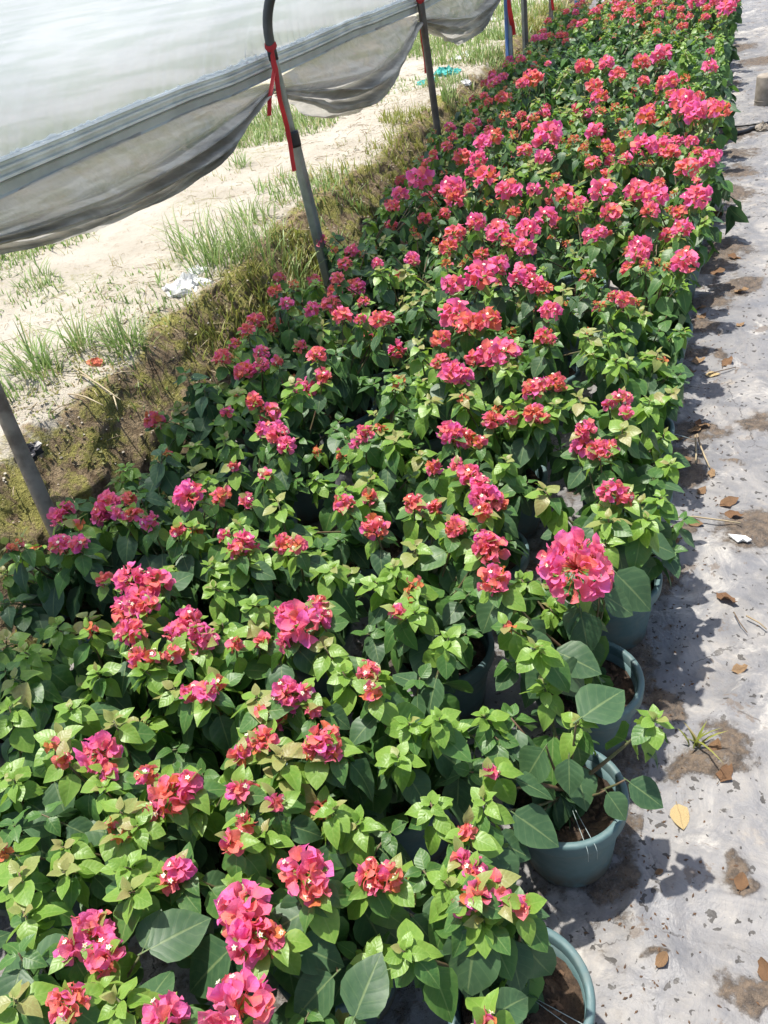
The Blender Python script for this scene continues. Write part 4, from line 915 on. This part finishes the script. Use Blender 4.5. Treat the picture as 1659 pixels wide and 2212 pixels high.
def build_plant(P, sparse=False):
    global nleaf, nbract
    base = Vector((P['x'], P['y'], 0)); near = P['y'] < NEAR_L; nb = P['y'] < NEAR_B
    root = obj('potted_bougainvillea', None); root.location = base
    rot = Matrix.Rotation(prg.uniform(0, 6.28), 4, 'Z')
    tilt = Matrix.Rotation(prg.gauss(0, .02), 4, 'X')
    pt = obj('pot', POT_ME, root, rot @ tilt); obj('rim', RIM_ME, pt); so_ = obj('soil', SOIL_ME[prg.randrange(4)], root, rot)
    tips = [(t, p - base, r_) for t, p, r_ in P['tips']]
    kinds = [t for t, _, r_ in tips if t in 'PCO']
    dz = dark_zone(P['x'], P['y'])
    want = 11 if near else 10
    edge = P['c'] == 0
    if edge and P['k'] in (0, 1): want = 0
    tries = 0
    while len(tips) < (0 if want == 0 else max(want, len(P['tips']) + 3)) and tries < 60:
        tries += 1
        a = prg.uniform(0, 6.283); r_ = 0.20*math.sqrt(prg.random())
        z = P['hz'] - 0.045 - 1.6*r_*r_ - prg.uniform(0, .09)
        q = Vector((r_*math.cos(a), r_*math.sin(a), z))
        if edge and q.x > (0.05 if P['k'] < 3 else 0.13): continue
        w_ = base + q
        if any((t[1].xy - q.xy).length < 0.060 for t in tips): continue
        if any((w_.xy - t.xy).length < 0.05 for t in ALLT): continue
        f = prg.random()
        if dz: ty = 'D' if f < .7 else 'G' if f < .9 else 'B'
        elif P['y'] > 3.0: ty = 'O' if f < .30 else 'C' if f < .46 else 'P' if f < .52 else 'B' if f < .76 else 'G' if f < .88 else 'D'
        elif P['c'] == 0 and P['k'] == 1: ty = 'D' if f < .6 else 'G'
        elif P['c'] >= 3 and P['y'] > 1.7 and f < .22: ty = 'C' if f < .16 else 'P'
        else: ty = 'G' if f < .42 else 'B' if f < .62 else 'O' if f < .70 else 'D'
        tips.append((ty, q, {'O': .020, 'C': .032, 'P': .036}.get(ty, 0)))
    # lower filling shoots with dark leaves
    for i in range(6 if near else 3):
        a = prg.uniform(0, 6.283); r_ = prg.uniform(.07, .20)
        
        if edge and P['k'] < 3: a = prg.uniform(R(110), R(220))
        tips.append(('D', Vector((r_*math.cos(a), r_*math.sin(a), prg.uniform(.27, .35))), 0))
    trunk = Vector((prg.gauss(0, .012), prg.gauss(0, .012), 0.145)); fork = trunk + Vector((prg.gauss(0, .012), prg.gauss(0, .012), .07))
    m = MB(); m.tube([trunk, trunk.lerp(fork, .5) + Vector((.004, 0, 0)), fork + Vector((0, 0, .02))], [.013, .010, .009], 8)
    stems = m
    if near: obj('trunk', m.mesh('trunk', M['bark']), root)
    for ti, (ty, T, rm) in enumerate(tips):
        C = Vector((fork.x + (T.x - fork.x)*.55, fork.y + (T.y - fork.y)*.55, fork.z + (T.z - fork.z)*.35 + .03)); B = fork
        pts = [bez(B, C, T, t/6) for t in range(7)]; rr = [.0050, .0045, .0039, .0034, .0028, .0023, .0014]
        st = 'F' if ty in 'PCO' else ty
        if near:
            m = MB(); m.tube(pts, rr, 5)
            br = obj('branch', m.mesh('branch', M['twig_green']), root)
            for ag, i, X in shoot_leaves(st, B, C, T, prg, 1.0):
                pp = [X @ Vector((sx, t_, -.15*t_)) for t_ in (.35, .6, .8, 1.0) for sx in (-.25, 0, .25)]
                if any(q.z < .205 and .08 < math.hypot(q.x, q.y) < .135 for q in pp): continue
                if edge and P['k'] in (0, 1) and (X.translation.x > .06 or X.translation.y < -.03) and X.translation.z < .33: continue
                obj('leaf', LEAF_ME[ag, i], br, X); nleaf += 1
        else:
            stems.tube(pts, rr, 4, 0)
            X = Matrix.Translation(T) @ Matrix.Rotation(prg.uniform(0, 6.28), 4, 'Z') @ Matrix.Rotation(prg.gauss(0, .12), 4, 'X') @ Matrix.Scale(prg.uniform(.85, 1.1), 4)
            tag(obj('leaf_clump', CLUMP[st, prg.randrange(6)], root, X), kind='stuff')
        if ty in 'PCO':
            rm = max(.014, rm if rm else .03)
            Hc = T + Vector((0, 0, rm*0.25))
            if nb:
                m = MB(); m.tube([T - Vector((0, 0, .01)), Hc, Hc + Vector((0, 0, rm*.4))], [.0022, .002, .001], 5)
                hb = head_bracts(ty, rm, prg, True)
                for _, _, X, u in hb[::2]: m.tube([Hc, Hc + X.to_translation()], [.0012, .0008], 3)
                hd = obj('flower_head', m.mesh('flower_head', M['bract_coral']), root)
                for bt, i, X, u in hb:
                    X = X.copy(); X.translation = X.translation + Hc; obj('bract', BR_ME[bt, i], hd, X); nbract += 1
                nf_ = 0 if ty == 'O' else (prg.randint(1, 3) if rm < .045 else prg.randint(3, 6))
                for _ in range(nf_):
                    u = prg.choice(hb[:max(3, len(hb)*2//3)])[3]
                    obj('floret', FLO_ME, hd, orient(Hc + u*rm*0.97, u.orthogonal(), u + Vector((0, 0, .3)), 0.0050))
            else:
                X = Matrix.Translation(Hc) @ Matrix.Rotation(prg.uniform(0, 6.28), 4, 'Z') @ Matrix.Diagonal((rm*1.0, rm*1.0, rm*.92, 1))
                obj('flower_head', HEAD[ty, prg.randrange(5)], root, X)
    if not near: obj('stem', stems.mesh('stem', M['twig_green']), root)
    lab = SPECIAL.get((P['c'], P['k'])) or P.get('label') or words(P, len(kinds), kinds)
    tag(root, lab, 'potted plant', 'potted bougainvilleas in the long bed' if P['c'] >= 0 and not P.get('label') else 'potted plants across the path')
    P['root'] = root
    return root
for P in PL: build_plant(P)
for reg, bx, by, tx, ty_, hb_, ht_ in BIGL:
    ox, oy = OFF[reg]; b = onz(ox + bx*.5, oy + by*.5, hb_); t = onz(ox + tx*.5, oy + ty_*.5, ht_)
    P = nearest(b); base = Vector((P['x'], P['y'], 0)); d = t - b
    view = (Vector((0, 0, HC)) - b).normalized()
    s = d.length/0.97
    fork = Vector((0, 0, .2)); b2 = b - base; m = MB()
    pts = [bez(fork, Vector((b2.x*.6, b2.y*.6, b2.z*.8)), b2 - d.normalized()*0.1*s, q/5) for q in range(6)]
    m.tube(pts, [.004, .0036, .003, .0026, .0022, .0018], 5); br = obj('branch', m.mesh('branch', M['twig_green']), P['root'])
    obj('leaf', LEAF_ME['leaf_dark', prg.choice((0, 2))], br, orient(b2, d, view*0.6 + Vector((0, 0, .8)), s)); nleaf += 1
# twine tied over two path-side pots
for key, ang in (((0, 1), (-62, -54)), ((0, 0), (-20, -12))):
    for P in PL:
        if (P['c'], P['k']) == key:
            m = MB()
            for a in ang:
                d = Vector((math.cos(R(a)), math.sin(R(a)), 0))
                m.tube([Vector((0, 0, .20)) + d*.02, d*.116 + Vector((0, 0, .1945)), d*.1212 + Vector((0, 0, .188)), d*.121 + Vector((0, 0, .160))], [.0007]*4, 4)
            obj('twine', m.mesh('twine', M['twine']), P['root'])
# first pots of the bed on the other side of the path
for i, (x, y) in enumerate(((0.50, 7.75), (0.52, 8.15), (0.50, 8.6))):
    P = dict(x=x, y=y, c=-1, k=100 + i, tips=[], hz=0.46, label='magenta-flowered bougainvillea pot on the far side of the path')
    for q in range(7):
        a = prg.uniform(0, 6.28); P['tips'].append(('P', Vector((x + .16*math.cos(a), y + .14*math.sin(a), prg.uniform(.38, .48))), .045))
    build_plant(P)
print('plants', len(PL), 'leaves', nleaf, 'bracts', nbract)

# ------------------------------------------------------------------ fallen leaves, sticks and a grass sprig on the path
drg = random.Random(31)
DRY_ME = {}
for nm in ('dry_leaf', 'yellow_leaf'):
    for v in range(5):
        f = 1.0 if nm == 'dry_leaf' else 0.25
        m = blade_mb(W=.30 + .05*drg.random(), a=.55, b=.85, curl=-.22*f + .1*drg.random(), fold=.5*f*drg.random(), wav=.11*f + .02, ph=drg.uniform(0, 6), nl=6, nw=4, petiole=.22, lean=drg.uniform(-.15, .15))
        for p_ in m.v:
            q = p_.copy(); w_ = 0.55 if nm == 'dry_leaf' else 0.15
            p_.x += 0.22*w_*fbm(q.x*4 + v*7, q.y*4, 1.0, 2); p_.y += 0.18*w_*fbm(q.x*4, q.y*4 + v*7, 4.0, 2); p_.z += 0.30*w_*fbm(q.x*3 + v*5, q.y*3, 9.0, 3)
        DRY_ME[nm, v] = m.mesh('fallen_leaf', M[nm])
FALL = [(1472,1762,.062,'yellow_leaf',-70,'pale yellow fallen leaf lying flat on the path by the open green pot'), (1597,1449,.036,'dry_leaf',20,'small tan curled leaf alone on pale sheeting'),
        (1570,1296,.060,'dry_leaf',-40,'long brown twisted leaf with stalk on the path'), (1576,1084,.060,'dry_leaf',25,'large tan fallen leaf with torn edge on the path'),
        (1536,1022,.036,'dry_leaf',100,None), (1516,1057,.038,'dry_leaf',60,None), (1405,929,.042,'dry_leaf',10,None), (1410,958,.035,'dry_leaf',-30,None), (1468,949,.034,'dry_leaf',5,None),
        (1500,932,.040,'dry_leaf',15,None), (1520,926,.042,'dry_leaf',200,None), (1508,918,.036,'dry_leaf',80,None), (1516,683,.05,'dry_leaf',50,None), (1513,668,.045,'dry_leaf',5,None), (1508,783,.05,'dry_leaf',10,None),
        (1569,786,.055,'dry_leaf',70,None), (1539,811,.05,'yellow_leaf',-10,'yellowish fallen leaf among brown scraps on the path'), (1491,806,.042,'dry_leaf',-20,None), (1463,720,.05,'dry_leaf',5,None), (1601,632,.055,'dry_leaf',0,None),
        (1424,1886,.016,'dry_leaf',30,None), (1569,1672,.05,'dry_leaf',60,None), (1600,1912,.034,'dry_leaf',80,None), (1449,1256,.022,'dry_leaf',60,None), (1428,1258,.020,'dry_leaf',0,None), (1430,2079,.030,'dry_leaf',60,None),
        (1465,1012,.055,'dry_leaf',30,None), (1440,1030,.05,'dry_leaf',35,None), (1478,1000,.04,'dry_leaf',20,None), (1655,2100,.04,'dry_leaf',100,None), (1550,590,.06,'dry_leaf',10,None), (1585,560,.06,'dry_leaf',160,None),
        (1500,1130,.05,'dry_leaf',-15,None), (1585,1110,.05,'dry_leaf',-10,None), (1462,1175,.03,'dry_leaf',40,None), (1545,470,.07,'dry_leaf',30,None), (1560,425,.07,'dry_leaf',80,None), (1600,700,.04,'dry_leaf',30,None), (1355,1470,.03,'dry_leaf',10,None), (1545,1620,.045,'dry_leaf',80,None)]
for a, b, s, nm, ang, lab in FALL:
    p = onz(a, b, 0.0); p.z = path_fn(p.x, p.y)[0][2] + 0.004; an = R(ang); d = Vector((math.cos(an), math.sin(an), drg.uniform(-.05, .08)))
    o = obj('fallen_leaf', DRY_ME[nm, drg.randrange(5)], None, orient(p - d*s*.5, d, Vector((drg.gauss(0, .15), drg.gauss(0, .15), 1)), s))
    tag(o, lab or 'brown curled dry leaf scrap lying on the grey path sheeting', 'leaf', 'fallen leaves on the path')
def stick(label, pts, r_, mat, name='straw_stalk', cat='stalk'):
    m = MB(); P = [onz(a, b, z) for a, b, z in pts]; m.tube(P, [r_*(1 - .4*i/len(P)) for i in range(len(P))], 6)
    return tag(obj(name, m.mesh(name, M[mat])), label, cat)
stick('short pale straw lying on the path beside the long brown leaf', [(1612, 1330, .01), (1640, 1345, .008), (1656, 1359, .006)], .0022, 'straw')
stick('pale straw stalk pointing towards the camera from the dry leaf heap', [(1502, 940, .02), (1504, 980, .014), (1503, 1000, .010)], .0035, 'straw')
stick('bent pale straw stalk leaning out of the dry leaf heap', [(1506, 938, .02), (1514, 965, .016), (1524, 990, .01), (1533, 1010, .008)], .0035, 'straw')
stick('long thin grey stalk lying across the path near the soil patch', [(1440, 1118, .01), (1500, 1116, .012), (1560, 1124, .01), (1600, 1130, .008)], .0028, 'straw')
stick('thin green wire loop lying on the path', [(1440, 1012, .008), (1413, 990, .02), (1412, 965, .028), (1428, 948, .026), (1460, 938, .018), (1500, 950, .01)], .0016, 'twine', 'wire_loop', 'wire')
stick('thin dark twig crossing the sheeting above the dry leaves', [(1530, 808, .006), (1560, 800, .008), (1590, 793, .006)], .0022, 'bark', 'twig', 'twig')
stick('forked thin twig beside the long brown leaf', [(1585, 1322, .008), (1598, 1345, .01), (1614, 1366, .006)], .0016, 'bark', 'twig', 'twig')
m = MB()
for _ in range(1300):
    y = 0.5 + 8.0*drg.random()**1.3; x = drg.gauss(-0.05, 0.055) if drg.random() < .9 else drg.uniform(-.1, .32)
    q = drg.uniform(.0010, .0038)*(1 + .08*y); c = Vector((x, y, path_fn(x, y)[0][2] + .001))
    a = drg.uniform(0, 6.283); d = Vector((math.cos(a), math.sin(a), drg.uniform(-.1, .3))); e = Vector((-d.y, d.x, drg.uniform(-.3, .3)))
    m.add([c - d*q*1.4, c + e*q*drg.uniform(.4, .9), c + d*q*drg.uniform(.8, 1.8) + Vector((0, 0, q*.4)), c - e*q*drg.uniform(.4, .9), c + Vector((0, 0, q*.5))], [(0, 1, 4), (1, 2, 4), (2, 3, 4), (3, 0, 4)])
tag(obj('leaf_litter', m.mesh('leaf_litter', M['bark_chip'], False)), 'fine brown crumbs and leaf bits strewn along the path edge', 'leaf litter', kind='stuff')
m = MB(); c = onz(1500, 1612, 0.0)
for i in range(9):
    blade(m, Vector((drg.gauss(0, .006), drg.gauss(0, .006), 0)), drg.uniform(.05, .09), drg.uniform(.4, 1.2), drg.uniform(0, 6.28), drg.uniform(.003, .005))
o = obj('grass_sprig', m.mesh('grass_sprig', M['grass_yellow'])); o.location = c
tag(o, 'small yellow-green grass sprig uprooted on the path by the bare-leaved pot', 'grass')

# put the roots of multi-part things at their bases
for o in list(bpy.data.objects):
    if o.type == 'EMPTY' and o.parent is None and o.location.length < 1e-6 and o.children:
        lo = Vector((1e9,)*3); hi = -lo
        for c in o.children:
            for v in c.data.vertices:
                for q in range(3): lo[q] = min(lo[q], v.co[q]); hi[q] = max(hi[q], v.co[q])
        b = Vector(((lo.x+hi.x)/2, (lo.y+hi.y)/2, lo.z)); o.location = b
        for c in o.children: c.location = c.location - b
